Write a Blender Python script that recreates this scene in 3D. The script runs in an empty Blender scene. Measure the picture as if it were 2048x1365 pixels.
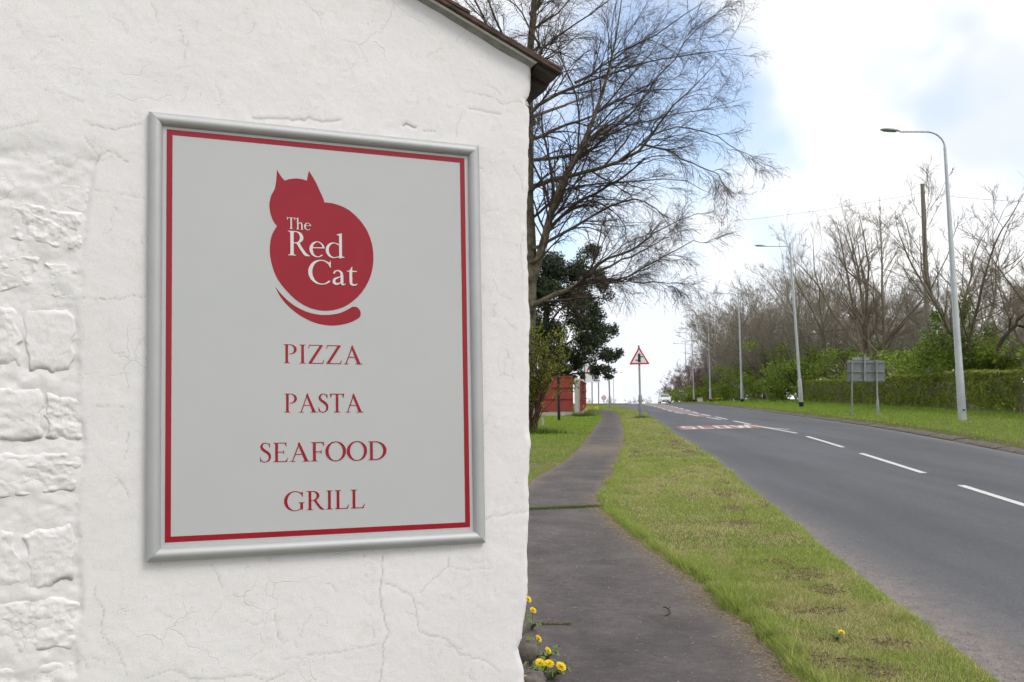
import bpy, math, random
import numpy as np
from mathutils import Vector, Matrix
from mathutils.geometry import tessellate_polygon

rng = np.random.default_rng(11)
random.seed(5)
scene = bpy.context.scene
col = scene.collection
PI = math.pi
R_ = math.radians

# ------------------------------------------------------------------ camera
F, CX, CY = 1855.0, 1024.0, 682.5            # focal length and centre in photo pixels (2048 wide)
PITCH = math.atan((805 - 682.5) / F)
ROLL = R_(0.6)
EYE = np.array([0.0, 0.0, 1.75])
_f = np.array([0, math.cos(PITCH), math.sin(PITCH)])
_r = np.array([1.0, 0, 0])
_u = np.array([0, -math.sin(PITCH), math.cos(PITCH)])
CR = _r * math.cos(ROLL) - _u * math.sin(ROLL)
CU = _u * math.cos(ROLL) + _r * math.sin(ROLL)
cam = bpy.data.cameras.new('camera')
cam.sensor_width = 22.3
cam.lens = 22.3 * F / 2048
cam.clip_start = 0.05
cam.clip_end = 6000
cam.dof.use_dof = True
cam.dof.focus_distance = 3.4
cam.dof.aperture_fstop = 11.0
cam_ob = bpy.data.objects.new('camera', cam)
col.objects.link(cam_ob)
M = Matrix(((CR[0], CU[0], -_f[0], EYE[0]), (CR[1], CU[1], -_f[1], EYE[1]), (CR[2], CU[2], -_f[2], EYE[2]), (0, 0, 0, 1)))
cam_ob.matrix_world = M
scene.camera = cam_ob

def ray(px, py):
    return _f + CR * (px - CX) / F - CU * (py - CY) / F
def at(px, py, D):                            # the point at depth D (world y) on the sight line of a photo pixel
    v = ray(px, py)
    return EYE + v * (D / v[1])

# ------------------------------------------------------------------ world, sun, exposure
SUN_EL, SUN_AZ = R_(46), R_(126)              # azimuth clockwise from +Y: to the right and a little behind the camera
world = bpy.data.worlds.new('World')
scene.world = world
world.use_nodes = True
wn, wl = world.node_tree.nodes, world.node_tree.links
wn.clear()
def wnode(t, **kw):
    n = wn.new(t)
    for k, v in kw.items():
        setattr(n, k, v)
    return n
def wmath(op, a, b=None, c=None, clamp=False):
    n = wnode('ShaderNodeMath', operation=op, use_clamp=clamp)
    for i, v in enumerate((a, b, c)):
        if v is None: continue
        if isinstance(v, (int, float)): n.inputs[i].default_value = v
        else: wl.new(v, n.inputs[i])
    return n.outputs[0]
def wmap(v, a, b, c=0.0, d=1.0):
    n = wnode('ShaderNodeMapRange', interpolation_type='SMOOTHSTEP')
    wl.new(v, n.inputs[0])
    for i, x in enumerate((a, b, c, d)): n.inputs[i + 1].default_value = x
    return n.outputs[0]
wout = wnode('ShaderNodeOutputWorld')
sky = wnode('ShaderNodeTexSky', sky_type='NISHITA', sun_disc=False, sun_elevation=SUN_EL, sun_rotation=SUN_AZ,
            altitude=80, air_density=1.0, dust_density=0.6, ozone_density=1.6)
tc = wnode('ShaderNodeTexCoord')
sep = wnode('ShaderNodeSeparateXYZ'); wl.new(tc.outputs['Generated'], sep.inputs[0])
hz = wmath('ADD', wmath('MAXIMUM', sep.outputs[2], 0.0), 0.16)
cmb = wnode('ShaderNodeCombineXYZ')
wl.new(wmath('DIVIDE', sep.outputs[0], hz), cmb.inputs[0])
wl.new(wmath('DIVIDE', sep.outputs[1], hz), cmb.inputs[1])
def wnoise(vec, scale, detail, rough, w=0.0):
    n = wnode('ShaderNodeTexNoise', noise_dimensions='3D')
    wl.new(vec, n.inputs['Vector'])
    n.inputs['Scale'].default_value = scale
    n.inputs['Detail'].default_value = detail
    n.inputs['Roughness'].default_value = rough
    return n
nz = wnoise(cmb.outputs[0], 0.75, 3, 0.55)      # cloud shapes over the whole sky
nw = wnoise(tc.outputs['Generated'], 6.0, 3.0, 0.6)  # ragged edges
ns = nz
def blob(px, py, r_in, r_out):
    v = ray(px, py); v = v / np.linalg.norm(v)
    d = wnode('ShaderNodeVectorMath', operation='DOT_PRODUCT')
    wl.new(tc.outputs['Generated'], d.inputs[0]); d.inputs[1].default_value = tuple(v)
    ang = wmath('ARCCOSINE', wmath('MINIMUM', d.outputs['Value'], 0.99999))
    ang = wmath('ADD', ang, wmath('MULTIPLY', wmath('SUBTRACT', nw.outputs['Fac'], 0.5), 0.34))
    return wmap(ang, R_(r_in), R_(r_out), 1.0, 0.0)
blue = blob(1270, 215, 2.5, 11.5)
blue = wmath('MAXIMUM', blue, wmath('MULTIPLY', blob(1460, 250, 0.3, 6.0), 0.8))
blue = wmath('MAXIMUM', blue, wmath('MULTIPLY', blob(1120, 330, 2.0, 7.0), 0.9))
blue = wmath('MAXIMUM', blue, wmath('MULTIPLY', blob(1750, 150, 0.2, 4.5), 0.35))
rest = wmap(nz.outputs['Fac'], 0.36, 0.50, 0.8, 0.0)
white = wmath('MAXIMUM', blob(1660, 360, 8.0, 13.0), blob(1450, 620, 9.0, 16.0))
white = wmath('MAXIMUM', white, blob(1980, 60, 5.0, 10.0))
gap = wmath('MAXIMUM', blue, wmath('MULTIPLY', rest, wmath('SUBTRACT', 1.0, white)))
gap = wmath('MULTIPLY', gap, 0.80, clamp=True)
bg_sky = wnode('ShaderNodeBackground'); wl.new(sky.outputs[0], bg_sky.inputs[0]); bg_sky.inputs[1].default_value = 0.15
ramp = wnode('ShaderNodeMix', data_type='RGBA')
grey = wmath('MAXIMUM', wmath('MULTIPLY', wmap(nw.outputs['Fac'], 0.46, 0.68), 0.42), wmath('MULTIPLY', blob(1990, 250, 1.0, 7.0), 0.75))
grey = wmath('MAXIMUM', grey, wmath('MULTIPLY', blob(1330, 740, 2.0, 15.0), 0.5))
wl.new(grey, ramp.inputs[0])
ramp.inputs[6].default_value = (1.0, 0.995, 0.985, 1)
ramp.inputs[7].default_value = (0.66, 0.73, 0.88, 1)
bg_cl = wnode('ShaderNodeBackground'); wl.new(ramp.outputs[2], bg_cl.inputs[0]); bg_cl.inputs[1].default_value = 0.73
mixs = wnode('ShaderNodeMixShader')
wl.new(gap, mixs.inputs[0]); wl.new(bg_cl.outputs[0], mixs.inputs[1]); wl.new(bg_sky.outputs[0], mixs.inputs[2])
wl.new(mixs.outputs[0], wout.inputs[0])

sun = bpy.data.lights.new('sun', 'SUN')
sun.energy = 1.05
sun.angle = R_(22)
sun.color = (1.0, 0.95, 0.88)
sun_ob = bpy.data.objects.new('sun', sun); col.objects.link(sun_ob)
sd = Vector((math.sin(SUN_AZ) * math.cos(SUN_EL), math.cos(SUN_AZ) * math.cos(SUN_EL), math.sin(SUN_EL)))
sun_ob.rotation_euler = sd.to_track_quat('Z', 'Y').to_euler()
sun_ob.location = (20, -10, 30)
vs = scene.view_settings
vs.view_transform = 'Standard'; vs.look = 'None'; vs.gamma = 1.0; vs.use_curve_mapping = False
vs.exposure = 0.70
scene.cycles.use_adaptive_sampling = True; scene.cycles.adaptive_threshold = 0.03; scene.cycles.adaptive_min_samples = 16; scene.cycles.max_bounces = 4; scene.cycles.diffuse_bounces = 2; scene.cycles.glossy_bounces = 2; scene.cycles.transmission_bounces = 2; scene.cycles.transparent_max_bounces = 4

# ------------------------------------------------------------------ helpers
def tag(o, label=None, cat=None, group=None, kind=None):
    if label: o['label'] = label
    if cat: o['category'] = cat
    if group: o['group'] = group
    if kind: o['kind'] = kind
    return o
def empty(name, loc=(0, 0, 0), rz=0.0):
    o = bpy.data.objects.new(name, None)
    o.empty_display_size = 0.2
    o.location = loc; o.rotation_euler = (0, 0, rz)
    col.objects.link(o)
    return o
def link(name, me, mat=None, parent=None):
    o = bpy.data.objects.new(name, me)
    col.objects.link(o)
    if mat and not me.materials: me.materials.append(mat)
    if parent: o.parent = parent
    return o
def mesh_np(name, V, Fc, mat=None, parent=None, smooth=False, cols=None):
    """V (n,3), Fc (m,k) with k = 3 or 4"""
    V = np.asarray(V, np.float32); Fc = np.asarray(Fc, np.int32)
    me = bpy.data.meshes.new(name)
    m, k = Fc.shape
    me.vertices.add(len(V)); me.vertices.foreach_set('co', V.ravel())
    me.loops.add(m * k); me.loops.foreach_set('vertex_index', Fc.ravel())
    me.polygons.add(m)
    me.polygons.foreach_set('loop_start', np.arange(0, m * k, k, dtype=np.int32))
    if smooth: me.polygons.foreach_set('use_smooth', np.ones(m, dtype=bool))
    me.update(calc_edges=True)
    if cols is not None:
        a = me.color_attributes.new('Col', 'FLOAT_COLOR', 'POINT')
        c = np.ones((len(V), 4), np.float32); c[:, :cols.shape[1]] = cols
        a.data.foreach_set('color', c.ravel())
    return link(name, me, mat, parent)
def mk(name, V, Fc, mat=None, parent=None, smooth=False):
    me = bpy.data.meshes.new(name)
    me.from_pydata([tuple(map(float, v)) for v in V], [], Fc)
    if smooth:
        for p in me.polygons: p.use_smooth = True
    me.update()
    return link(name, me, mat, parent)
class MB:
    """collects shapes; build() links them as one mesh object"""
    def __init__(self): self.V = []; self.F = []
    def add(self, V, Fc):
        b = len(self.V); self.V += [tuple(map(float, v)) for v in V]; self.F += [[b + i for i in f] for f in Fc]
        return self
    def box(self, c, s, rz=0.0, taper=1.0):
        x, y, z = s[0] / 2, s[1] / 2, s[2] / 2
        ca, sa = math.cos(rz), math.sin(rz)
        V = []
        for k, t in ((-1, 1), (1, taper)):
            for i, j in ((-1, -1), (1, -1), (1, 1), (-1, 1)):
                a, b = i * x * t, j * y * t
                V.append((c[0] + a * ca - b * sa, c[1] + a * sa + b * ca, c[2] + k * z))
        return self.add(V, [(3, 2, 1, 0), (4, 5, 6, 7), (0, 1, 5, 4), (1, 2, 6, 5), (2, 3, 7, 6), (3, 0, 4, 7)])
    def tube(self, P, rad, n=12, cap=True):
        P = [Vector(p) for p in P]
        if isinstance(rad, (int, float)): rad = [rad] * len(P)
        V, Fc = [], []
        nrm = None
        for i, p in enumerate(P):
            t = (P[min(i + 1, len(P) - 1)] - P[max(i - 1, 0)]).normalized()
            if nrm is None:
                nrm = t.orthogonal().normalized()
            else:
                nrm = (nrm - t * nrm.dot(t)).normalized()
            b = t.cross(nrm)
            for k in range(n):
                a = 2 * PI * k / n
                V.append(p + (nrm * math.cos(a) + b * math.sin(a)) * rad[i])
        for i in range(len(P) - 1):
            for k in range(n):
                Fc.append((i * n + k, i * n + (k + 1) % n, (i + 1) * n + (k + 1) % n, (i + 1) * n + k))
        if cap:
            Fc.append(tuple(reversed(range(n)))); Fc.append(tuple(range((len(P) - 1) * n, len(P) * n)))
        return self.add(V, Fc)
    def prism(self, poly, fn0, fn1):
        """polygon (2-D) placed by fn0 (front) and fn1 (back)"""
        n = len(poly)
        V = [fn0(*p) for p in poly] + [fn1(*p) for p in poly]
        tri = tessellate_polygon([[Vector((p[0], p[1], 0)) for p in poly]])
        Fc = [tuple(t) for t in tri] + [tuple(n + i for i in reversed(t)) for t in tri]
        Fc += [(i, i + n, (i + 1) % n + n, (i + 1) % n) for i in range(n)]
        return self.add(V, Fc)
    def build(self, name, mat, parent=None, smooth=False):
        o = mk(name, self.V, self.F, mat, parent)
        if smooth:
            me = o.data
            for p in me.polygons: p.use_smooth = True
            me.set_sharp_from_angle(angle=R_(40))
        return o
def copy_tree(o, parent=None):
    c = o.copy(); col.objects.link(c)
    if parent: c.parent = parent
    for ch in [x for x in o.children]: copy_tree(ch, c)
    return c

def _hash(ix, iy, seed):
    h = (ix.astype(np.int64) * 374761393 + iy.astype(np.int64) * 668265263 + seed * 1442695041) & 0xffffffff
    h = ((h ^ (h >> 13)) * 1274126177) & 0xffffffff
    h = h ^ (h >> 16)
    return (h & 0xffff).astype(np.float32) / 65535.0
def vnoise(x, y, seed=0):
    ix, iy = np.floor(x), np.floor(y)
    fx, fy = (x - ix).astype(np.float32), (y - iy).astype(np.float32)
    fx = fx * fx * (3 - 2 * fx); fy = fy * fy * (3 - 2 * fy)
    a, b = _hash(ix, iy, seed), _hash(ix + 1, iy, seed)
    c, d = _hash(ix, iy + 1, seed), _hash(ix + 1, iy + 1, seed)
    return (a + (b - a) * fx) * (1 - fy) + (c + (d - c) * fx) * fy
def fbm(x, y, o=4, seed=0):
    s, a, t = 0.0, 0.5, 0.0
    for i in range(o):
        s = s + a * vnoise(x * 2 ** i + 17.3 * i, y * 2 ** i + 9.1 * i, seed + i); t += a; a *= 0.5
    return s / t
def sstep(a, b, x):
    t = np.clip((x - a) / (b - a), 0, 1)
    return t * t * (3 - 2 * t)

# ------------------------------------------------------------------ materials
class Mat:
    def __init__(self, name, color=(0.5, 0.5, 0.5), rough=0.6, metal=0.0, spec=0.5):
        self.m = bpy.data.materials.new(name); self.m.use_nodes = True
        self.nt = self.m.node_tree; self.n = self.nt.nodes; self.l = self.nt.links
        self.b = self.n['Principled BSDF']
        self.b.inputs['Base Color'].default_value = (*color, 1)
        self.b.inputs['Roughness'].default_value = rough
        self.b.inputs['Metallic'].default_value = metal
        self.b.inputs['Specular IOR Level'].default_value = spec
        self.tc = None
    def coord(self, which='Object'):
        if not self.tc: self.tc = self.n.new('ShaderNodeTexCoord')
        return self.tc.outputs[which]
    def geo(self):
        return self.n.new('ShaderNodeNewGeometry').outputs['Position']
    def noise(self, scale, detail=4, rough=0.55, vec=None, dist=0.0, stretch=None):
        n = self.n.new('ShaderNodeTexNoise')
        v = vec if vec is not None else self.geo()
        if stretch:
            mp = self.n.new('ShaderNodeMapping'); mp.inputs['Scale'].default_value = stretch
            self.l.new(v, mp.inputs[0]); v = mp.outputs[0]
        self.l.new(v, n.inputs['Vector'])
        n.inputs['Scale'].default_value = scale; n.inputs['Detail'].default_value = detail
        n.inputs['Roughness'].default_value = rough; n.inputs['Distortion'].default_value = dist
        return n.outputs['Fac']
    def voro(self, scale, feature='F1', vec=None, rnd=1.0):
        n = self.n.new('ShaderNodeTexVoronoi'); n.feature = feature
        self.l.new(vec if vec is not None else self.geo(), n.inputs['Vector'])
        n.inputs['Scale'].default_value = scale; n.inputs['Randomness'].default_value = rnd
        return n
    def ramp(self, fac, stops):
        r = self.n.new('ShaderNodeValToRGB'); self.l.new(fac, r.inputs[0])
        e = r.color_ramp.elements
        while len(e) > len(stops): e.remove(e[-1])
        while len(e) < len(stops): e.new(0.5)
        for x, (p, c) in zip(e, stops):
            x.position = p; x.color = (*c, 1) if len(c) == 3 else c
        return r.outputs[0]
    def mix(self, fac, a, b, mode='MIX'):
        n = self.n.new('ShaderNodeMix'); n.data_type = 'RGBA'; n.blend_type = mode
        for i, v in ((0, fac), (6, a), (7, b)):
            if isinstance(v, (int, float)): n.inputs[i].default_value = v
            elif isinstance(v, tuple): n.inputs[i].default_value = (*v, 1)
            else: self.l.new(v, n.inputs[i])
        return n.outputs[2]
    def math(self, op, a, b=None, clamp=False):
        n = self.n.new('ShaderNodeMath'); n.operation = op; n.use_clamp = clamp
        for i, v in enumerate((a, b)):
            if v is None: continue
            if isinstance(v, (int, float)): n.inputs[i].default_value = v
            else: self.l.new(v, n.inputs[i])
        return n.outputs[0]
    def attr(self, name='Col'):
        n = self.n.new('ShaderNodeAttribute'); n.attribute_name = name
        return n.outputs['Color']
    def color(self, s): self.l.new(s, self.b.inputs['Base Color']); return self
    def rough(self, s): self.l.new(s, self.b.inputs['Roughness']); return self
    def bump(self, h, strength=0.5, dist=0.01):
        n = self.n.new('ShaderNodeBump'); n.inputs['Strength'].default_value = strength; n.inputs['Distance'].default_value = dist
        self.l.new(h, n.inputs['Height'])
        if self.b.inputs['Normal'].is_linked:
            self.l.new(self.b.inputs['Normal'].links[0].from_socket, n.inputs['Normal'])
        self.l.new(n.outputs[0], self.b.inputs['Normal']); return self

def m_render():                                # painted render of the gable wall
    m = Mat('white_masonry_paint', (0.76, 0.74, 0.725), 0.75, spec=0.3)
    big = m.noise(1.6, 4); fine = m.noise(55, 3, 0.62); grain = m.noise(260, 2, 0.6)
    c = m.ramp(big, [(0.3, (0.725, 0.708, 0.712)), (0.7, (0.775, 0.76, 0.766))])
    vary = m.noise(14, 3, 0.65)
    c = m.mix(m.ramp(vary, [(0.28, (0.55, 0.55, 0.55)), (0.40, (0, 0, 0))]), c, (0.69, 0.665, 0.64))
    # grime in cracks and pits, crevice shade painted on stones, carried by the mesh
    c = m.mix(m.attr(), c, (0.20, 0.175, 0.145))
    ve = m.n.new('ShaderNodeTexVoronoi'); ve.feature = 'DISTANCE_TO_EDGE'; ve.inputs['Scale'].default_value = 4.2
    wp = m.n.new('ShaderNodeVectorMath'); wp.operation = 'MULTIPLY_ADD'
    wv_ = m.n.new('ShaderNodeTexNoise'); wv_.inputs['Scale'].default_value = 9; wv_.inputs['Detail'].default_value = 3
    gp_ = m.geo(); m.l.new(gp_, wv_.inputs['Vector'])
    m.l.new(wv_.outputs['Color'], wp.inputs[0]); wp.inputs[1].default_value = (.16, .16, .16); m.l.new(gp_, wp.inputs[2]); m.l.new(wp.outputs[0], ve.inputs['Vector'])
    hair = m.math('MULTIPLY', m.ramp(ve.outputs['Distance'], [(0.0, (1, 1, 1)), (0.011, (0, 0, 0))]), m.ramp(m.noise(2.3, 2), [(0.58, (0, 0, 0)), (0.66, (1, 1, 1))]), True)
    c = m.mix(m.math('MULTIPLY', hair, 0.22), c, (0.36, 0.33, 0.29))
    cn = m.math('FRACT', m.math('MULTIPLY', m.noise(12, 3, 0.6), 8.0))
    chipl = m.math('MULTIPLY', m.ramp(cn, [(0.0, (0, 0, 0)), (0.015, (1, 1, 1)), (0.06, (1, 1, 1)), (0.085, (0, 0, 0))]), m.ramp(m.noise(9, 2, 0.6), [(0.56, (0, 0, 0)), (0.63, (1, 1, 1))]), True)
    c = m.mix(m.math('MULTIPLY', chipl, 0.24), c, (0.33, 0.30, 0.27))
    pit = m.voro(75)
    pits = m.math('MULTIPLY', m.ramp(pit.outputs['Distance'], [(0.07, (1, 1, 1)), (0.14, (0, 0, 0))]), m.ramp(m.noise(11, 2), [(0.52, (0, 0, 0)), (0.62, (1, 1, 1))]), True)
    c = m.mix(m.math('MULTIPLY', pits, 0.45), c, (0.34, 0.31, 0.28))
    c = m.mix(m.ramp(grain, [(0.35, (0.35, 0.35, 0.35)), (0.55, (0, 0, 0))]), c, (0.60, 0.58, 0.57))
    m.color(c)
    m.bump(m.math('MULTIPLY', chipl, -1.0), 0.4, 0.002)
    m.bump(m.math('MULTIPLY', hair, -1.0), 0.5, 0.002)
    m.bump(fine, 0.11, 0.006); m.bump(grain, 0.40, 0.002)
    # paint flakes: contour steps of a slow noise
    fl = m.noise(7.5, 4, 0.6)
    st = m.math('SNAP', fl, 0.055)
    m.bump(st, 0.13, 0.02)
    return m.m
WALL = m_render()

def m_simple(name, c1, c2, scale, rough, metal=0.0, bump=0.0, bscale=None, spec=0.5, stretch=None):
    m = Mat(name, c1, rough, metal, spec)
    nz_ = m.noise(scale, 5, 0.6, vec=m.coord('Object'), stretch=stretch)
    m.color(m.ramp(nz_, [(0.3, c1), (0.7, c2)]))
    if bump:
        m.bump(m.noise(bscale or scale * 4, 4, vec=m.coord('Object'), stretch=stretch), bump, 0.01)
    return m.m
ALU = m_simple('satin_aluminium', (0.43, 0.44, 0.445), (0.48, 0.485, 0.49), 4, 0.58, 0.4)
PANEL = m_simple('silver_grey_laminate', (0.455, 0.465, 0.468), (0.475, 0.482, 0.485), 3, 0.30, 0.0, spec=0.45)
RED = m_simple('red_vinyl', (0.27, 0.005, 0.016), (0.30, 0.007, 0.019), 5, 0.28, 0.0, spec=0.36)
PALE = m_simple('pale_vinyl', (0.60, 0.60, 0.595), (0.63, 0.63, 0.62), 5, 0.4)
SLATE = m_simple('stone_slate', (0.022, 0.016, 0.014), (0.115, 0.062, 0.048), 22, 0.85, bump=0.8, bscale=40)
BOARD = m_simple('dark_roof_board', (0.030, 0.022, 0.018), (0.055, 0.042, 0.034), 12, 0.8, bump=0.3)
MORTAR = m_simple('grey_verge_mortar', (0.21, 0.21, 0.185), (0.34, 0.33, 0.30), 22, 0.85, bump=0.7, bscale=60)
TRIMW = m_simple('weathered_white_trim', (0.62, 0.60, 0.57), (0.78, 0.76, 0.74), 16, 0.6, bump=0.3)
GALV = m_simple('galvanised_steel', (0.40, 0.425, 0.445), (0.50, 0.52, 0.54), 2.5, 0.5, 0.45)
GALVD = m_simple('dull_grey_steel', (0.20, 0.215, 0.22), (0.28, 0.295, 0.30), 4, 0.55, 0.4)
BLACKP = m_simple('black_paint', (0.010, 0.011, 0.013), (0.016, 0.016, 0.018), 6, 0.6, spec=0.2)
WOODP = m_simple('weathered_pole_wood', (0.145, 0.128, 0.105), (0.24, 0.215, 0.18), 6, 0.85, bump=0.5, stretch=(6, 6, 0.5))
FENCE = m_simple('red_brown_fence_stain', (0.20, 0.030, 0.021), (0.29, 0.046, 0.030), 3, 0.75, bump=0.3, stretch=(5, 5, 0.6))
CONC = m_simple('concrete', (0.34, 0.31, 0.27), (0.47, 0.44, 0.39), 9, 0.9, bump=0.4)
STONE = m_simple('foundation_stone', (0.07, 0.062, 0.056), (0.17, 0.145, 0.125), 9, 0.9, bump=0.8, bscale=30)
SIGNW = m_simple('white_sign_sheeting', (0.72, 0.72, 0.72), (0.78, 0.78, 0.78), 3, 0.45)
SIGNR = m_simple('red_sign_sheeting', (0.50, 0.02, 0.03), (0.55, 0.03, 0.04), 3, 0.45)
SIGNK = m_simple('black_sign_sheeting', (0.012, 0.014, 0.022), (0.02, 0.02, 0.03), 3, 0.45)
LENS = m_simple('lamp_lens', (0.55, 0.58, 0.58), (0.62, 0.64, 0.64), 3, 0.15)
LAMPG = m_simple('grey_lantern_shell', (0.26, 0.31, 0.31), (0.31, 0.36, 0.36), 3, 0.45, 0.2)

def m_line(name, c1, c2, wear):
    m = Mat(name, c1, 0.7)
    w = m.noise(28, 5, 0.7)
    m.color(m.mix(m.ramp(w, [(wear - 0.07, (0.9, 0.9, 0.9)), (wear + 0.05, (0, 0, 0))]), m.mix(m.noise(2, 3), c1, c2), (0.14, 0.14, 0.145)))
    m.bump(m.noise(180, 3), 0.3, 0.004)
    return m.m
PAINT = m_line('white_road_paint', (0.70, 0.70, 0.68), (0.58, 0.58, 0.56), 0.40)
REDSURF = m_line('red_road_surfacing', (0.36, 0.125, 0.11), (0.27, 0.12, 0.11), 0.42)
HATCH = m_line('worn_red_hatching', (0.26, 0.175, 0.17), (0.22, 0.18, 0.178), 0.40)

def m_road():
    m = Mat('asphalt', (0.12, 0.12, 0.125), 0.72, spec=0.4)
    big = m.noise(0.5, 5, 0.6, stretch=(1.9, 0.22, 1)); grain = m.noise(70, 4, 0.75); chip = m.voro(48)
    c = m.ramp(big, [(0.32, (0.078, 0.081, 0.089)), (0.68, (0.142, 0.146, 0.158))])
    c = m.mix(m.ramp(grain, [(0.34, (0.9, 0.9, 0.9)), (0.60, (0, 0, 0))]), c, (0.034, 0.034, 0.038))
    c = m.mix(m.ramp(chip.outputs['Distance'], [(0.04, (1, 1, 1)), (0.10, (0, 0, 0))]), c, (0.34, 0.33, 0.32))
    c = m.mix(m.ramp(m.noise(19, 6, 0.82), [(0.34, (0.6, 0.6, 0.6)), (0.52, (0, 0, 0))]), c, (0.055, 0.056, 0.061))
    c = m.mix(m.ramp(m.noise(26, 6, 0.82), [(0.55, (0, 0, 0)), (0.74, (0.6, 0.6, 0.6))]), c, (0.205, 0.206, 0.212))
    # washed dust and grit along the channel, carried by the mesh
    dn = m.math('MULTIPLY', m.attr(), m.ramp(m.noise(9, 5, 0.7), [(0.25, (0.2, 0.2, 0.2)), (0.62, (1, 1, 1))]), True)
    c = m.mix(dn, c, (0.27, 0.225, 0.205))
    m.color(c); m.bump(grain, 0.55, 0.006); m.bump(m.noise(400, 2), 0.3, 0.002)
    return m.m
def m_path():
    m = Mat('old_tarmac_path', (0.10, 0.095, 0.095), 0.82, spec=0.3)
    big = m.noise(1.6, 7, 0.68); grain = m.noise(110, 4, 0.75)
    c = m.ramp(big, [(0.30, (0.066, 0.057, 0.056)), (0.50, (0.118, 0.104, 0.101)), (0.70, (0.185, 0.165, 0.158))])
    c = m.mix(m.ramp(grain, [(0.3, (0.8, 0.8, 0.8)), (0.6, (0, 0, 0))]), c, (0.035, 0.031, 0.030))
    chip = m.voro(60)
    c = m.mix(m.ramp(chip.outputs['Distance'], [(0.03, (0.8, 0.8, 0.8)), (0.08, (0, 0, 0))]), c, (0.30, 0.28, 0.26))
    c = m.mix(m.ramp(m.noise(17, 6, 0.8), [(0.36, (0.55, 0.55, 0.55)), (0.5, (0, 0, 0))]), c, (0.05, 0.044, 0.043))
    c = m.mix(m.ramp(m.noise(23, 6, 0.8, stretch=(.6, 1, 1)), [(0.56, (0, 0, 0)), (0.72, (0.6, 0.6, 0.6))]), c, (0.215, 0.185, 0.155))
    dn = m.math('MULTIPLY', m.attr(), m.ramp(m.noise(16, 5, 0.7), [(0.3, (0.0, 0.0, 0.0)), (0.62, (1, 1, 1))]), True)
    c = m.mix(dn, c, (0.235, 0.185, 0.135))
    m.color(c); m.bump(grain, 0.5, 0.005); m.bump(m.noise(9, 5), 0.25, 0.03)
    return m.m
def m_ground():
    m = Mat('turf_soil', (0.1, 0.12, 0.04), 0.95, spec=0.1)
    n1 = m.noise(0.8, 5, 0.6); n2 = m.noise(18, 5, 0.7)
    c = m.ramp(n1, [(0.3, (0.10, 0.13, 0.03)), (0.7, (0.17, 0.18, 0.055))])
    c = m.mix(m.ramp(n2, [(0.35, (0.7, 0.7, 0.7)), (0.6, (0, 0, 0))]), c, (0.125, 0.092, 0.055))
    c = m.mix(m.attr(), c, m.ramp(m.noise(40, 4, 0.7), [(0.3, (0.12, 0.088, 0.055)), (0.7, (0.27, 0.21, 0.13))]))
    m.color(c); m.bump(n2, 0.8, 0.03)
    return m.m
def m_grass():
    m = Mat('grass_blades', (0.1, 0.15, 0.03), 0.6, spec=0.25)
    m.color(m.attr())
    m.b.inputs['Subsurface Weight'].default_value = 0.0
    tr = m.n.new('ShaderNodeBsdfTranslucent'); m.l.new(m.attr(), tr.inputs[0])
    mx = m.n.new('ShaderNodeMixShader'); mx.inputs[0].default_value = 0.35
    out = m.n['Material Output']
    m.l.new(m.b.outputs[0], mx.inputs[1]); m.l.new(tr.outputs[0], mx.inputs[2]); m.l.new(mx.outputs[0], out.inputs[0])
    return m.m
ROADM, PATHM, TURF, BLADE = m_road(), m_path(), m_ground(), m_grass()
def m_bark(name, c1, c2, scale=5, stretch=(1, 1, 0.25)):
    m = Mat(name, c1, 0.9, spec=0.15)
    n1 = m.noise(scale, 5, 0.65, stretch=stretch); n2 = m.noise(1.3, 3)
    c = m.ramp(n1, [(0.3, c1), (0.7, c2)])
    c = m.mix(m.ramp(n2, [(0.45, (0, 0, 0)), (0.75, (0.6, 0.6, 0.6))]), c, (c1[0] * 0.9, c1[1] * 1.15, c1[2] * 0.7))
    m.color(c); m.bump(n1, 0.6, 0.02)
    return m.m
BARK_BIRCH = m_bark('birch_bark', (0.040, 0.032, 0.022), (0.21, 0.18, 0.13), 5, (1, 1, 0.8))
BARK_TWIG = m_bark('birch_twig_bark', (0.055, 0.039, 0.035), (0.10, 0.072, 0.064), 3)
BARK_GREY = m_bark('grey_brown_bark', (0.125, 0.102, 0.078), (0.25, 0.21, 0.165), 5)
BARK_BRN = m_bark('brown_twig_bark', (0.19, 0.164, 0.134), (0.31, 0.272, 0.222), 3)
BARK_RED = m_bark('reddish_twig_bark', (0.135, 0.088, 0.080), (0.22, 0.15, 0.135), 3)
BARK_DARK = m_bark('dark_bark', (0.035, 0.027, 0.020), (0.07, 0.055, 0.042), 5)
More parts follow.
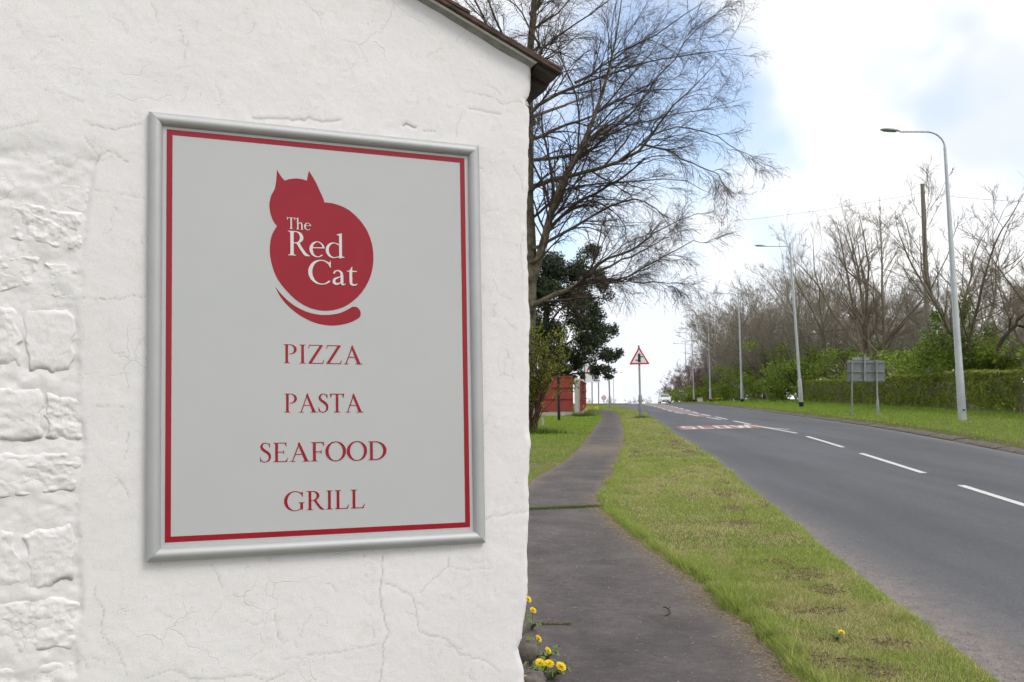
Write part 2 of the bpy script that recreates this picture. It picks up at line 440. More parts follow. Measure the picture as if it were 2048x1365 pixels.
# ------------------------------------------------------------------ terrain functions
SH = 0.114                                     # the road runs off to the right of the view axis: X = s + SH * D
_bD = np.array([-60, -20, 0, 5.6, 10, 16, 25, 31, 44, 56, 70, 84, 110, 150, 180, 240, 400, 1600])
_bV = np.array([2.9, 2.15, 1.76, 1.63, 1.51, 1.35, 1.10, 0.98, 0.83, 0.72, 0.57, 0.46, 0.40, 0.43, 0.75, 2.0, 5.2, 29.0])
def zr(D):
    D = np.asarray(D, float); w = 0.6 + np.abs(D) * 0.05; s = 0
    for k in (-1.5, -0.5, 0.5, 1.5): s = s + np.interp(D + k * w, _bD, _bV)
    return EYE[2] - s / 4
def pr(D):
    D = np.asarray(D, float)
    v = np.interp(D, [-40, 0, 3, 5.2, 6.7, 8.1, 10.4, 12.1, 13.2, 14.4, 18, 23.4, 33, 43, 52, 58, 62, 66, 70, 90], [1.9, 1.6, 1.3, 1.03, .86, .58, .11, -.21, -.25, -.16, .02, .15, .16, .12, .0, -.35, -1.0, -2.6, -5, -40])
    return v + (fbm(D * 1.7, D * 0 + 3.3, 3, 5) - 0.5) * 0.16 + (fbm(D * 7.3, D * 0 + 1.3, 2, 6) - 0.5) * 0.07 * np.where(D < 16, 1, .4)
def pl(D):
    D = np.asarray(D, float)
    v = np.interp(D, [-40, 0, 3.5, 5, 8, 12, 15.6, 18, 21, 24, 35, 46, 52, 56, 60, 64, 68, 90], [-.9, -.6, -.55, -.62, -1.0, -1.45, -1.48, -1.2, -1.02, -.92, -.86, -.82, -1.0, -1.5, -2.6, -5.0, -9, -45])
    return v + (fbm(D * 1.9, D * 0 + 8.3, 3, 9) - 0.5) * 0.10
def sl(D):
    D = np.asarray(D, float)
    v = np.interp(D, [-60, 5, 10, 20, 27, 35, 49, 60, 68, 74, 79, 83, 86, 87, 95, 96, 98, 101, 106, 115, 150, 1600],
                  [2.2, 2.12, 2.08, 1.93, 1.72, 1.62, 1.5, 1.15, .55, -.3, -1.8, -4.5, -12, -40, -40, -12, -5, -1.5, .4, 1.4, 1.8, 1.8])
    return v + (fbm(D * 1.3, D * 0 + 1.3, 3, 21) - 0.5) * np.where(D < 45, 0.14, 0.05)
SR = 8.4
def zroad(s, D):
    return zr(D) + 0.006 * np.clip(s - 2.2, -3, 7) + 0.012 * np.clip(1 - ((s - 5.3) / 3.3) ** 2, 0, 1)
def gz(s, D, rough=True):
    s = np.asarray(s, float); D = np.asarray(D, float)
    base = zr(D); L, Rr, E = pl(D), pr(D), sl(D)
    z = base + 0.10 + np.clip((-s - 1.5) * 0.012, 0, 0.5)
    w = 1 - sstep(52, 57, D)
    d = np.minimum(s - L, Rr - s)
    z = z - 0.07 * sstep(-0.05, 0.06, d) * w
    right = base + 0.17 + 0.022 * np.clip(s - SR, 0, 12)
    z = np.where(s > 5.3, right, z)
    dr = np.minimum(s - E, SR + 0.42 - s)
    k = sstep(-0.18, 0.06, dr)
    z = z * (1 - k) + (zroad(s, D) - 0.05) * k
    if rough:
        z = z + (fbm(s * 2.1, D * 2.1, 3, 33) - 0.5) * 0.035 * (1 - k) * np.where((d > -0.03) & (w > 0.5), 0, 1)
    return z
def P3(s, D, dz=0.0):
    return Vector((float(s + SH * D), float(D), float(gz(np.array([s]), np.array([D]), False)[0] + dz)))
def sheet(name, Sa, Da, Z, mat, parent=None, cols=None, smooth=True):
    """grid sheet; Sa, Da, Z (rows, cols)"""
    n, m = Sa.shape
    V = np.stack([Sa + SH * Da, Da, Z], -1).reshape(-1, 3)
    i = np.arange((n - 1) * m).reshape(n - 1, m)[:, :-1].ravel()
    return mesh_np(name, V, np.stack([i, i + 1, i + m + 1, i + m], -1), mat, parent, smooth, None if cols is None else cols.reshape(-1, cols.shape[-1]))

def gpx(px, py, lift=0.1):
    v = ray(px, py); D = 10.0
    for _ in range(25): D = 0.5 * D + 0.5 * v[1] * (float(zr(np.array([D]))[0]) + lift - EYE[2]) / v[2]
    return float(v[0] / v[1] * D - SH * D), float(D)
SOIL = [(*gpx(px, py), a, b) for px, py, a, b in ((1455, 995, .16, .55), (1470, 1020, .14, .35), (1480, 1048, .22, .18), (1600, 1150, .25, .28), (1640, 1182, .22, .22), (1560, 1128, .2, .2), (1640, 1225, .18, .12), (1690, 1330, .22, .16), (1760, 1345, .15, .12),
        (1420, 935, .16, .5), (1380, 905, .2, .5), (1350, 885, .2, .7), (1335, 868, .25, .9), (1300, 880, .12, .5), (1290, 850, .2, 1.0), (1790, 1290, .14, .12), (1360, 965, .10, .25), (1530, 1010, .12, .3), (1330, 935, .1, .3), (1270, 905, .08, .4))]
def soil(s, D):
    m = np.zeros(np.broadcast(s, D).shape)
    for s0, D0, a, b in SOIL: m = np.maximum(m, np.exp(-((s - s0) / a) ** 2 - ((D - D0) / b) ** 2))
    n2 = fbm(s * 5.0, D * 3.6, 4, 502); n3 = fbm(s * .8, D * .35, 3, 503)
    m = sstep(.42, .62, m * .75 + (fbm(s * 11, D * 8, 4, 504) - .25) * .9 * (m > .08) * .75)
    return np.clip(np.maximum(m, sstep(.60, .70, n2) * sstep(.44, .54, n3) * .8), 0, 1)
# ------------------------------------------------------------------ ground, road, path
Drows = np.concatenate([np.arange(-40, 2, 3.0), np.arange(2, 16, 0.12), np.arange(16, 40, 0.4), np.arange(40, 110, 0.8), np.arange(110, 180, 4.0), np.geomspace(180, 1500, 22)])
rows = []
for D in Drows:
    L, Rr, E = float(pl(D)), float(pr(D)), float(sl(D))
    Rr = min(Rr, E - 0.5); L = min(L, Rr - 0.6)
    c = [-500, -200, -80, -40, -20, -12, -8, -6]
    c = [x + min(0, L + 0.0) for x in c] + list(np.linspace(L - 3.5, L - 0.25, 7)) + [L - 0.05, L + 0.0, L + 0.06]
    c += list(np.linspace(L + 0.2, Rr - 0.2, 3)) + [Rr - 0.06, Rr, Rr + 0.05]
    c += list(np.linspace(Rr + 0.15, E - 0.2, 22)) + [E - 0.1, E, E + 0.06]
    c += list(np.linspace(max(E + 0.5, -2), SR + 0.3, 6)) + [SR + 0.36, SR + 0.42, SR + 0.6] + list(np.linspace(SR + 0.9, 16, 10)) + [18, 22, 30, 50, 90, 200, 600]
    rows.append(sorted(c))
Sg = np.array(rows); Dg = np.repeat(Drows[:, None], Sg.shape[1], 1)
ground = sheet('ground', Sg, Dg, gz(Sg, Dg), TURF, cols=np.repeat((soil(Sg, Dg) * (Sg < 3) * (Dg < 45))[..., None], 3, -1))
tag(ground, kind='structure')

Dr = np.concatenate([np.arange(-30, 2, 2.0), np.arange(2, 30, 0.2), np.arange(30, 110, 0.6), np.arange(110, 200, 4.0), np.geomspace(200, 700, 10)])
u = np.concatenate([[0, 0.015, 0.04, 0.08, 0.14], np.linspace(0.2, 0.9, 10), [0.94, 0.97, 1.0]])
E = sl(Dr)[:, None]
Sr = E - 0.03 + (SR + 0.10 - E) * u[None]
Dg2 = np.repeat(Dr[:, None], len(u), 1)
dl = np.minimum(Sr - E, 0.8 * (SR - Sr))
dust = np.exp(-(np.clip(dl, 0, None) / (0.16 + 0.34 * sstep(13, 4, Dg2))) ** 1.6) * (0.55 + 0.45 * sstep(14, 6, Dg2))
road = sheet('road', Sr, Dg2, zroad(Sr, Dg2), ROADM, cols=np.repeat(dust[..., None], 3, -1))
tag(road, kind='structure')

Dp = np.concatenate([np.arange(-20, 3, 0.6), np.arange(3, 20, 0.08), np.arange(20, 52, 0.3), np.arange(52, 70, 0.5)])
up = np.array([0, 0.03, 0.09, 0.2, 0.35, 0.5, 0.65, 0.8, 0.91, 0.97, 1.0])
L, Rr = pl(Dp)[:, None], pr(Dp)[:, None]
Sp = L - 0.02 + (Rr + 0.02 - L) * up[None]
Dg3 = np.repeat(Dp[:, None], len(up), 1)
Zp = np.where(Dg3 < 53, zr(Dg3) + 0.062 + (fbm(Sp * 3, Dg3 * 3, 3, 4) - 0.5) * 0.012 * (1 - sstep(20, 30, Dg3)), np.maximum(gz(Sp, Dg3, False), zr(Dg3) + 0.06) + 0.015)
edge_d = np.minimum((Rr - Sp), (Sp - L) * 1.6)
dust = np.exp(-(np.clip(edge_d, 0, None) / 0.17) ** 1.5) * 0.95
dust = np.maximum(dust, 0.85 * np.exp(-((Dg3 - 22.0) / 1.6) ** 2))
path = sheet('path', Sp, Dg3, Zp, PATHM, cols=np.repeat(dust[..., None], 3, -1))
tag(path, kind='structure')
# dirt-covered kerb along the far side of the road
Dk = np.arange(10, 150, 0.915)
kerbs = empty('kerb'); tag(kerbs, kind='structure')
kme = None
KERB = m_simple('muddy_kerb_stone', (0.07, 0.056, 0.048), (0.15, 0.125, 0.11), 5, 0.9, bump=0.6, bscale=25)
for i, D in enumerate(Dk[:95]):
    zk = float(zroad(np.array([SR]), np.array([D]))[0])
    if kme is None:
        b_ = MB().prism([(0, -0.1), (0, 0.02), (0.05, 0.045), (0.30, 0.075), (0.34, 0.07), (0.34, -0.1)], lambda x, y: (x, 0.0, y), lambda x, y: (x, 0.905, y))
        o = b_.build('kerb_stone', KERB, kerbs); kme = o.data
    else:
        o = link('kerb_stone', kme, None, kerbs)
    o.location = (SR + 0.06 + SH * D + random.uniform(-.012, .012), D, zk + random.uniform(-.012, .008))
    sl_ = float(zroad(np.array([SR]), np.array([D + .9]))[0]) - zk
    o.rotation_euler = (sl_ / 0.9, random.uniform(-.03, .03), -math.atan(SH) + random.uniform(-.01, .01))

# ------------------------------------------------------------------ road markings
def mark(name, polys, mat, lift=0.006, parent=road):
    """polys: quads [(s0,D0),(s1,D0'),...] laid on the road in small pieces"""
    V, Fc = [], []
    for q in polys:
        q = [np.array(p, float) for p in q]
        n = max(1, int(max(np.linalg.norm(q[1] - q[0]), np.linalg.norm(q[2] - q[3])) / 0.25)); m = max(1, int(np.linalg.norm(q[3] - q[0]) / 0.6))
        b0 = len(V)
        for j in range(m + 1):
            for i in range(n + 1):
                a = q[0] + (q[1] - q[0]) * i / n; b = q[3] + (q[2] - q[3]) * i / n
                p = a + (b - a) * j / m
                V.append((p[0] + SH * p[1], p[1], float(zroad(p[0], p[1])) + lift))
        for j in range(m):
            for i in range(n):
                k = b0 + j * (n + 1) + i
                Fc.append((k, k + 1, k + n + 2, k + n + 1))
    return mk(name, V, Fc, mat, parent)
def line(c0, c1, w): return [(c0[0] - w / 2, c0[1]), (c0[0] + w / 2, c0[1]), (c1[0] + w / 2, c1[1]), (c1[0] - w / 2, c1[1])]
for d0 in (-1.2, 4.6, 10.4, 16.3, 22.1, 27.8):
    mark('centre_line_dash', [line((5.30 - max(0, d0 - 27) * 0.3, d0), (5.30 - max(0, d0 - 20) * 0.045, d0 + 4.1))], PAINT) if False else mark('centre_line_dash', [line((5.30, d0), (5.28 - (0.35 if d0 > 27 else 0), d0 + 4.1), 0.12)], PAINT)
mark('centre_line_dash', [line((5.45, 29.9), (5.05, 31.2), 0.13), line((5.05, 31.2), (4.62, 34.2), 0.13)], PAINT, 0.011)
def lb(D): return float(np.interp(D, [34, 40, 48, 56, 80, 150], [4.62, 4.42, 3.85, 3.35, 3.0, 2.9]))
def rb(D): return float(np.interp(D, [32, 36, 44, 50, 80, 150], [4.95, 4.78, 4.62, 4.45, 4.5, 4.5]))
mark('red_hatching_surface', [[(lb(d), d), (rb(d), d), (rb(d + 6), d + 6), (lb(d + 6), d + 6)] for d in range(45, 147, 6)], HATCH, 0.005)
for d in list(np.arange(34.4, 150, 6.0)):
    mark('hatching_edge_dash', [line((rb(d), d), (rb(d + 4), d + 4), 0.14)], PAINT, 0.010)
for d in list(np.arange(40.2, 150, 6.0)):
    mark('hatching_edge_dash', [line((lb(d), d), (lb(d + 3.7), d + 3.7), 0.14)], PAINT, 0.010)
mark('red_slow_panel', [[(2.08, 31.3), (5.05, 31.3), (5.05, 34.0), (2.08, 34.0)]], REDSURF, 0.005)
def word_slow():
    y0, h = 31.5, 2.3
    def seg(x0, y_0, x1, y_1, w=0.12):
        if abs(y_1 - y_0) < 0.02: return [(x0, y0 + y_0 * h - 0.16), (x1, y0 + y_0 * h - 0.16), (x1, y0 + y_0 * h + 0.16), (x0, y0 + y_0 * h + 0.16)]
        return [(x0 - w / 2, y0 + y_0 * h), (x0 + w / 2, y0 + y_0 * h), (x1 + w / 2, y0 + y_1 * h), (x1 - w / 2, y0 + y_1 * h)]
    S = [seg(2.2, .08, 2.66, .08), seg(2.2, .5, 2.66, .5), seg(2.2, .92, 2.66, .92), seg(2.275, .58, 2.275, .84), seg(2.585, .16, 2.585, .42)]
    L_ = [seg(2.875, .16, 2.875, 1), seg(2.8, .08, 3.22, .08)]
    O_ = [seg(3.36, .08, 3.86, .08), seg(3.36, .92, 3.86, .92), seg(3.435, .16, 3.435, .84), seg(3.785, .16, 3.785, .84)]
    W_ = [seg(4.16, 0, 4.02, 1), seg(4.18, 0, 4.30, .8, .12), seg(4.42, 0, 4.30, .8, .12), seg(4.44, 0, 4.58, 1)]
    for k, ps in enumerate((S, L_, O_)): mark('slow_letter', ps, PAINT, 0.0105)
    V = [mark('slow_letter', [p], PAINT, 0.0105 + 0.0012 * i) for i, p in enumerate(W_)]
word_slow()

# ------------------------------------------------------------------ building with the gable wall
AZ = R_(21.0)
WN = np.array([math.sin(AZ), -math.cos(AZ), 0])      # outward normal of the gable wall
WT = np.array([-math.cos(AZ), -math.sin(AZ), 0])     # along the wall, leftwards from the corner
W0 = np.array([0.065, 3.55, 0.0])
def wall_pt(px, py, off=0.0):
    v = ray(px, py); P0 = W0 + WN * off
    p = EYE + v * (WN @ (P0 - EYE)) / (WN @ v)
    return p
def wtz(px, py, off=0.0):
    p = wall_pt(px, py, off)
    return float((p - W0) @ WT), float(p[2])
def WP(t, z, h=0.0): return W0 + WT * t + np.array([0, 0, z]) + WN * h
building = empty('whitewashed_building', (float(W0[0]), float(W0[1]), 0.0))
tag(building, 'white painted rendered stone building with gable end and stone slate roof, beside the path', 'building')
def adopt(o, parent=building):                 # keep world geometry while parenting to an offset empty
    o.parent = parent
    loc = Vector((0, 0, 0)); p = parent
    while p: loc += p.location; p = p.parent
    o.location = o.location - loc
    return o
# outline of the corner as it wanders down the wall
edge_px = [(1064, 60), (1063, 130), (1061, 180), (1057, 196), (1051, 208), (1058, 222), (1058, 300), (1056, 360), (1054, 430), (1053, 500), (1056, 570), (1060, 640), (1057, 700), (1058, 760), (1057, 830), (1059, 900), (1056, 960),
           (1058, 1040), (1053, 1100), (1055, 1170), (1052, 1230), (1046, 1262), (1045, 1286), (1037, 1305), (1040, 1325), (1046, 1350), (1050, 1400), (1044, 1500), (1046, 1700), (1046, 2000)]
ez = np.array([wtz(*p) for p in edge_px]); ez = ez[np.argsort(ez[:, 1])]
def tedge(z): return np.interp(z, ez[:, 1], ez[:, 0]) + (fbm(z * 14, z * 0 + 2.2, 3, 8) - 0.5) * 0.008
tA, zA = wtz(848, 4); tB, zB = wtz(1062, 132)
SLOPE = (zA - zB) / (tA - tB)
RIDGE_T = 3.3
def ztop(t):
    t = np.asarray(t, float)
    return zB + SLOPE * (np.minimum(t, 2 * RIDGE_T - t) - tB)
step = 0.0054
tfine = np.arange(0, 1.98, step)
tc_ = np.concatenate([np.linspace(2 * RIDGE_T, 2.1, 40), tfine[::-1]])      # left to right
vz = np.concatenate([np.linspace(-0.25, 0.55, 12), np.arange(0.56, 3.1, step)])
nz_, nt_ = len(vz), len(tc_)
vfrac = (vz - vz[0]) / (vz[-1] - vz[0])
T = np.repeat(tc_[None], nz_, 0); 
TE0 = tedge(vz)[:, None]
blendw = sstep(0.5, 0.0, T)                    # only the strip by the corner follows the ragged edge
T = T + TE0 * blendw + 0.02 * blendw
ZT = ztop(T) + 0.03
Z = vz[0] + (ZT - vz[0]) * vfrac[:, None]
def wall_relief(T, Z):
    h = (fbm(T * 1.3, Z * 1.3, 2, 1) - 0.5) * 0.009
    h = h + (fbm(T * 9, Z * 9, 3, 2) - 0.5) * 0.0006 + (fbm(T * 42, Z * 42, 3, 3) - 0.5) * 0.0010
    f = fbm(T * 6.5 + 0.4 * fbm(T * 20, Z * 20, 2, 6), Z * 6.5, 5, 12)
    q = f * 13; fl = np.floor(q); h = h + (fl + sstep(0.42, 0.58, q - fl)) * 0.0005
    return h
H = wall_relief(T, Z)
dirt = np.zeros_like(H)
# cracks traced along the wall: (points, depth in mm, width in mm, grime)
CR_ = [
    ([(765, 1112), (764, 1150), (760, 1195), (768, 1240), (776, 1262), (764, 1290), (766, 1325), (759, 1365), (757, 1420)], 3.0, 4.0, .35),
    ([(768, 1166), (795, 1175), (820, 1190), (830, 1215), (838, 1262), (858, 1272), (893, 1280), (915, 1305), (970, 1322), (1000, 1345)], 2.6, 3.6, .28),
    ([(895, 1115), (895, 1135), (880, 1145), (860, 1165), (838, 1185)], 2.2, 3.6, .25),
    ([(895, 1135), (940, 1140), (985, 1135)], 1.5, 3.5, .15),
    ([(422, 1125), (436, 1150), (445, 1175)], 2.2, 3.4, .25),
    ([(550, 1230), (556, 1275), (570, 1288)], 2.0, 3.4, .25),
    ([(612, 1310), (660, 1308), (700, 1300), (757, 1288)], 2.0, 3.6, .22),
    ([(290, 1358), (345, 1338), (375, 1355), (445, 1358), (500, 1350), (535, 1362), (575, 1345)], 2.0, 3.6, .25),
    ([(640, 1165), (660, 1168), (672, 1183)], 1.8, 3.2, .25),
    ([(950, 1045), (985, 1030), (1010, 1030), (1030, 1028), (1052, 1020)], 2.4, 3.8, .28),
    ([(938, 218), (965, 222), (1000, 229)], 3.0, 6.0, .30),
    ([(930, 185), (985, 195), (1005, 210), (1020, 205), (1052, 205)], 2.0, 3.6, .25),
    ([(925, 225), (915, 245), (912, 275)], 1.8, 3.4, .2),
    ([(965, 170), (990, 178), (1000, 190)], 1.8, 3.2, .2),
    ([(505, 236), (530, 237), (600, 239), (660, 243), (680, 240)], 3.0, 6.5, .45),
    ([(806, 252), (820, 252), (832, 255)], 6.0, 5.0, .95),
    ([(845, 262), (870, 263)], 2.5, 3.2, .5),
    ([(168, 243), (185, 252), (215, 258), (230, 262), (280, 250)], 2.4, 4.2, .35),
    ([(170, 275), (185, 295), (195, 310)], 2.0, 3.6, .3),
    ([(190, 330), (200, 312), (215, 302), (235, 312), (255, 325)], 2.6, 4.0, .4),
    ([(78, 325), (110, 328), (140, 336)], 1.8, 3.2, .3),
    ([(0, 260), (45, 252), (80, 243)], 1.8, 3.6, .22),
    ([(90, 180), (130, 190), (165, 205)], 1.4, 3.2, .18),
    ([(215, 30), (245, 45), (255, 70)], 1.4, 3.2, .15),
    ([(300, 5), (312, 25), (315, 45)], 1.6, 3.2, .2),
    ([(95, 75), (115, 74), (125, 82)], 1.8, 3.2, .3),
    ([(430, 160), (440, 185), (446, 210)], 1.4, 3.2, .15),
    ([(690, 118), (700, 140), (712, 165)], 1.4, 3.2, .15),
    ([(190, 380), (230, 388), (270, 395), (295, 398)], 1.8, 3.0, .22),
    ([(160, 597), (200, 597), (250, 596), (292, 594)], 1.8, 3.2, .35),
    ([(192, 812), (215, 812), (250, 814)], 1.6, 3.0, .25),
    ([(255, 860), (255, 900), (250, 920)], 1.6, 3.0, .3),
    ([(232, 952), (250, 975), (258, 997)], 1.6, 3.0, .3),
    ([(192, 1170), (192, 1198), (205, 1215), (205, 1275), (235, 1298), (250, 1330), (252, 1350)], 1.8, 3.2, .3),
    ([(985, 560), (1000, 590), (1030, 600)], 1.4, 3.2, .15),
    ([(1010, 700), (1025, 730), (1022, 770)], 1.4, 3.2, .15),
    ([(1045, 470), (1040, 520), (1046, 560)], 1.6, 3.4, .2),
    ([(1025, 330), (1040, 355), (1046, 385)], 1.8, 3.4, .25),
]
def carve(pts, dep, wid, grime):
    global H
    tz = np.array([wtz(*p) for p in pts])
    # subdivide with jitter so that the crack wanders
    out = [tz[0]]
    for a, b in zip(tz[:-1], tz[1:]):
        n = max(2, int(np.linalg.norm(b - a) / 0.015))
        for i in range(1, n + 1): out.append(a + (b - a) * i / n + (rng.normal(0, 0.003, 2) if i < n else 0))
    out = np.array(out)
    lo, hi = out.min(0) - 0.03, out.max(0) + 0.03
    cols_ = np.where((tc_ > lo[0] - .1) & (tc_ < hi[0] + .1))[0]
    if len(cols_) == 0: return
    c0, c1 = cols_.min(), cols_.max() + 1
    rws = np.where((Z[:, c0:c1].max(1) > lo[1]) & (Z[:, c0:c1].min(1) < hi[1]))[0]
    r0, r1 = rws.min(), rws.max() + 1
    t_, z_ = T[r0:r1, c0:c1], Z[r0:r1, c0:c1]
    best = np.full(t_.shape, 9.0); 
    for a, b in zip(out[:-1], out[1:]):
        d = b - a; L2 = d @ d + 1e-9
        k = np.clip(((t_ - a[0]) * d[0] + (z_ - a[1]) * d[1]) / L2, 0, 1)
        best = np.minimum(best, np.hypot(t_ - a[0] - k * d[0], z_ - a[1] - k * d[1]))
    g = np.exp(-(best / (wid * 1e-3)) ** 2)
    H[r0:r1, c0:c1] -= g * dep * 0.42e-3
    # one lip stands a little proud
    H[r0:r1, c0:c1] += np.exp(-((best - 0.012) / 0.012) ** 2) * dep * 0.05e-3
    dirt[r0:r1, c0:c1] = np.maximum(dirt[r0:r1, c0:c1], np.exp(-(best / (wid * 0.55e-3)) ** 2) * min(1, grime * 1.35))
for c in CR_: carve(*c)
for k in range(150):                           # little hairline flakes everywhere
    x0, y0 = random.uniform(0, 1050), random.uniform(0, 1365)
    a = random.uniform(-0.9, 0.9); n = random.choice((2, 3, 3, 4)); pts = [(x0, y0)]
    for i in range(n):
        a += random.uniform(-0.8, 0.8); x0 += random.uniform(8, 16) * math.cos(a); y0 += random.uniform(8, 16) * math.sin(a); pts.append((x0, y0))
    carve(pts, random.uniform(0.9, 1.9), random.uniform(2.6, 3.6), random.uniform(0.05, 0.28))
# the render stops at a ragged vertical line; left of it the rubble shows under the paint
lx = np.array([wtz(*p) for p in [(205, 310), (188, 345), (180, 400), (172, 480), (165, 560), (160, 640), (158, 720), (162, 790), (168, 860), (172, 930), (160, 1000), (160, 1100), (165, 1200), (160, 1290), (156, 1365), (156, 1700)]])
lx = lx[np.argsort(lx[:, 1])]
tl_ = np.interp(Z, lx[:, 1], lx[:, 0]) + (fbm(Z * 25, T * 3, 3, 41) - 0.5) * 0.02
ztopl = lx[-1, 1] + (fbm(T * 8, T * 0 + 1, 3, 44) - 0.5) * 0.12
reg = sstep(-0.010, 0.014, T - tl_) * sstep(0.05, -0.04, Z - ztopl)
H -= reg * (0.0066 - (fbm(T * 13, Z * 18, 4, 51) - 0.5) * 0.019)
Vw = W0 + T[..., None] * WT + Z[..., None] * np.array([0, 0, 1]) + H[..., None] * WN
# around the corner and back along the road side
rad = 0.028
ext = []; tE = T[:, -1:]; zE = Z[:, -1:]
cen = W0 + tE[..., None] * WT + zE[..., None] * np.array([0, 0, 1]) + (H[:, -1:, None] - rad) * WN
for ph in (0.25, 0.55, 0.8, 1.0):
    a = ph * PI / 2; jit = (fbm(zE * 22, zE * 0 + ph * 3, 3, 61) - 0.5)[..., None] * 0.010
    ext.append(cen + WN * (rad + jit) * math.cos(a) - WT * (rad + jit) * math.sin(a))
for back in (0.05, 0.3, 1.0, 3.0, 8.0):
    ext.append(cen - WT * rad - WN * back)
Vall = np.concatenate([Vw] + ext, 1)
dirt_all = np.concatenate([dirt, np.zeros((nz_, len(ext)))], 1)
n, m = Vall.shape[:2]
i = np.arange((n - 1) * m).reshape(n - 1, m)[:, :-1].ravel()
wall = mesh_np('gable_wall', Vall.reshape(-1, 3) - np.array([W0[0], W0[1], 0]), np.stack([i, i + 1, i + m + 1, i + m], -1), WALL, building, True, np.repeat(dirt_all.reshape(-1, 1), 3, 1))
# the far walls close the house
bk = MB()
for a, b in ((WP(2 * RIDGE_T, 0), WP(2 * RIDGE_T, 0) - WN * 8), (WP(2 * RIDGE_T, 0) - WN * 8, WP(0, 0) - WN * 8)):
    pass
z_e = float(ztop(0.02))
cs = [WP(2 * RIDGE_T, 0, -0.02), WP(2 * RIDGE_T, 0, -8), WP(0.1, 0, -8)]
bk.add([cs[0] + [0, 0, -.2], cs[1] + [0, 0, -.2], cs[1] + [0, 0, z_e], cs[0] + [0, 0, z_e]], [(0, 1, 2, 3)])
bk.add([cs[1] + [0, 0, -.2], cs[2] + [0, 0, -.2], cs[2] + [0, 0, z_e], WP(RIDGE_T, float(ztop(RIDGE_T)), -8), cs[1] + [0, 0, z_e]], [(0, 1, 2, 3, 4)])
adopt(bk.build('rear_wall', WALL))

# rubble stones under the paint at the left edge: (pixel corners TL, TR, BR, BL), bulge, roughness
STN = [
    ([(60, 352), (186, 372), (178, 432), (60, 405)], 0.016, 0.30), ([(10, 395), (176, 425), (165, 510), (12, 480)], 0.026, 1.25),
    ([(-70, 340), (42, 352), (4, 400), (-70, 470)], 0.018, 0.5),
    ([(-60, 500), (84, 505), (80, 588), (-60, 592)], 0.022, 1.0), ([(88, 518), (166, 530), (158, 604), (92, 600)], 0.018, 0.8),
    ([(40, 606), (156, 618), (150, 748), (56, 752)], 0.024, 0.35), ([(-80, 600), (36, 606), (48, 745), (-80, 735)], 0.020, 0.8),
    ([(-70, 768), (84, 775), (86, 884), (-70, 886)], 0.022, 0.5), ([(92, 785), (166, 800), (160, 885), (95, 880)], 0.018, 1.0),
    ([(-70, 900), (168, 905), (160, 985), (-70, 1012)], 0.020, 1.1),
    ([(40, 1062), (148, 1042), (150, 1160), (55, 1188)], 0.020, 0.45), ([(-70, 1035), (30, 1060), (48, 1178), (-70, 1190)], 0.018, 0.6),
    ([(-70, 1205), (160, 1195), (158, 1300), (-70, 1335)], 0.022, 0.9), ([(-70, 1345), (156, 1315), (156, 1440), (-70, 1440)], 0.020, 0.7),
]
for k, (q, bul, rgh) in enumerate(STN):
    q = [np.array(wtz(*p)) for p in q]
    nu, nv = 80, 44
    uu, vv = np.meshgrid(np.linspace(-1, 1, nu), np.linspace(-1, 1, nv))
    # rounded, irregular outline
    a_, b_ = (uu + 1) / 2, (vv + 1) / 2
    tz = (q[3][None, None] * ((1 - a_) * (1 - b_))[..., None] + q[2] * (a_ * (1 - b_))[..., None] + q[1] * (a_ * b_)[..., None] + q[0] * ((1 - a_) * b_)[..., None])
    t_ = tz[..., 0] + (fbm(uu * 2.2, vv * 2.2, 3, 70 + k) - 0.5) * 0.03; z_ = tz[..., 1] + (fbm(uu * 2.2, vv * 2.2, 3, 90 + k) - 0.5) * 0.022
    wv = (fbm(uu * 3, vv * 3, 3, 190 + k) - 0.5) * 0.5
    e = sstep(0.0, 0.7, 1 - np.abs(uu * (.97 + wv * .3)) ** 5) * sstep(0.0, 0.75, 1 - np.abs(vv * (.97 + wv * .3)) ** 4)
    rid = np.abs(fbm(t_ * 16, z_ * 24, 5, 110 + k) - 0.5) * 2
    h = -0.0200 + (bul * .32 + 0.0108) * e + 0.75 * rgh * e * ((fbm(t_ * 9, z_ * 14, 3, 130 + k) - 0.5) * 0.018 - rid * 0.012 + (fbm(t_ * 60, z_ * 60, 3, 150 + k) - 0.5) * 0.011)
    h = h + 0.003
    pts = W0 + t_[..., None] * WT + z_[..., None] * np.array([0, 0, 1]) + h[..., None] * WN - np.array([W0[0], W0[1], 0])
    low = np.clip(1 - vv, 0, 2) / 2
    crevice_shade = np.clip(sstep(0.55, 0.95, -vv) * sstep(0.45, 0.62, fbm(t_ * 10, z_ * 10, 3, 171 + k)) * 0.55 + rgh * 0.22 * sstep(0.30, 0.60, rid) + (e < 0.25) * 0.25, 0, 0.7)  # crevice shade painted on lower edges; hollows and outline darkened too
    i = np.arange((nv - 1) * nu).reshape(nv - 1, nu)[:, :-1].ravel()
    o = mesh_np('painted_stone', pts.reshape(-1, 3), np.stack([i + nu, i + nu + 1, i + 1, i], -1), WALL, building, True, np.repeat(crevice_shade.reshape(-1, 1), 3, 1))
# bare chip in the corner near the eave and pale stone showing
cp = wall_pt(1052, 207)
c_ = MB().box((0, 0, 0), (0.022, 0.03, 0.02), 0.4, 0.6).build('exposed_stone_chip', CONC)
c_.location = tuple(cp - WN * 0.012); adopt(c_)

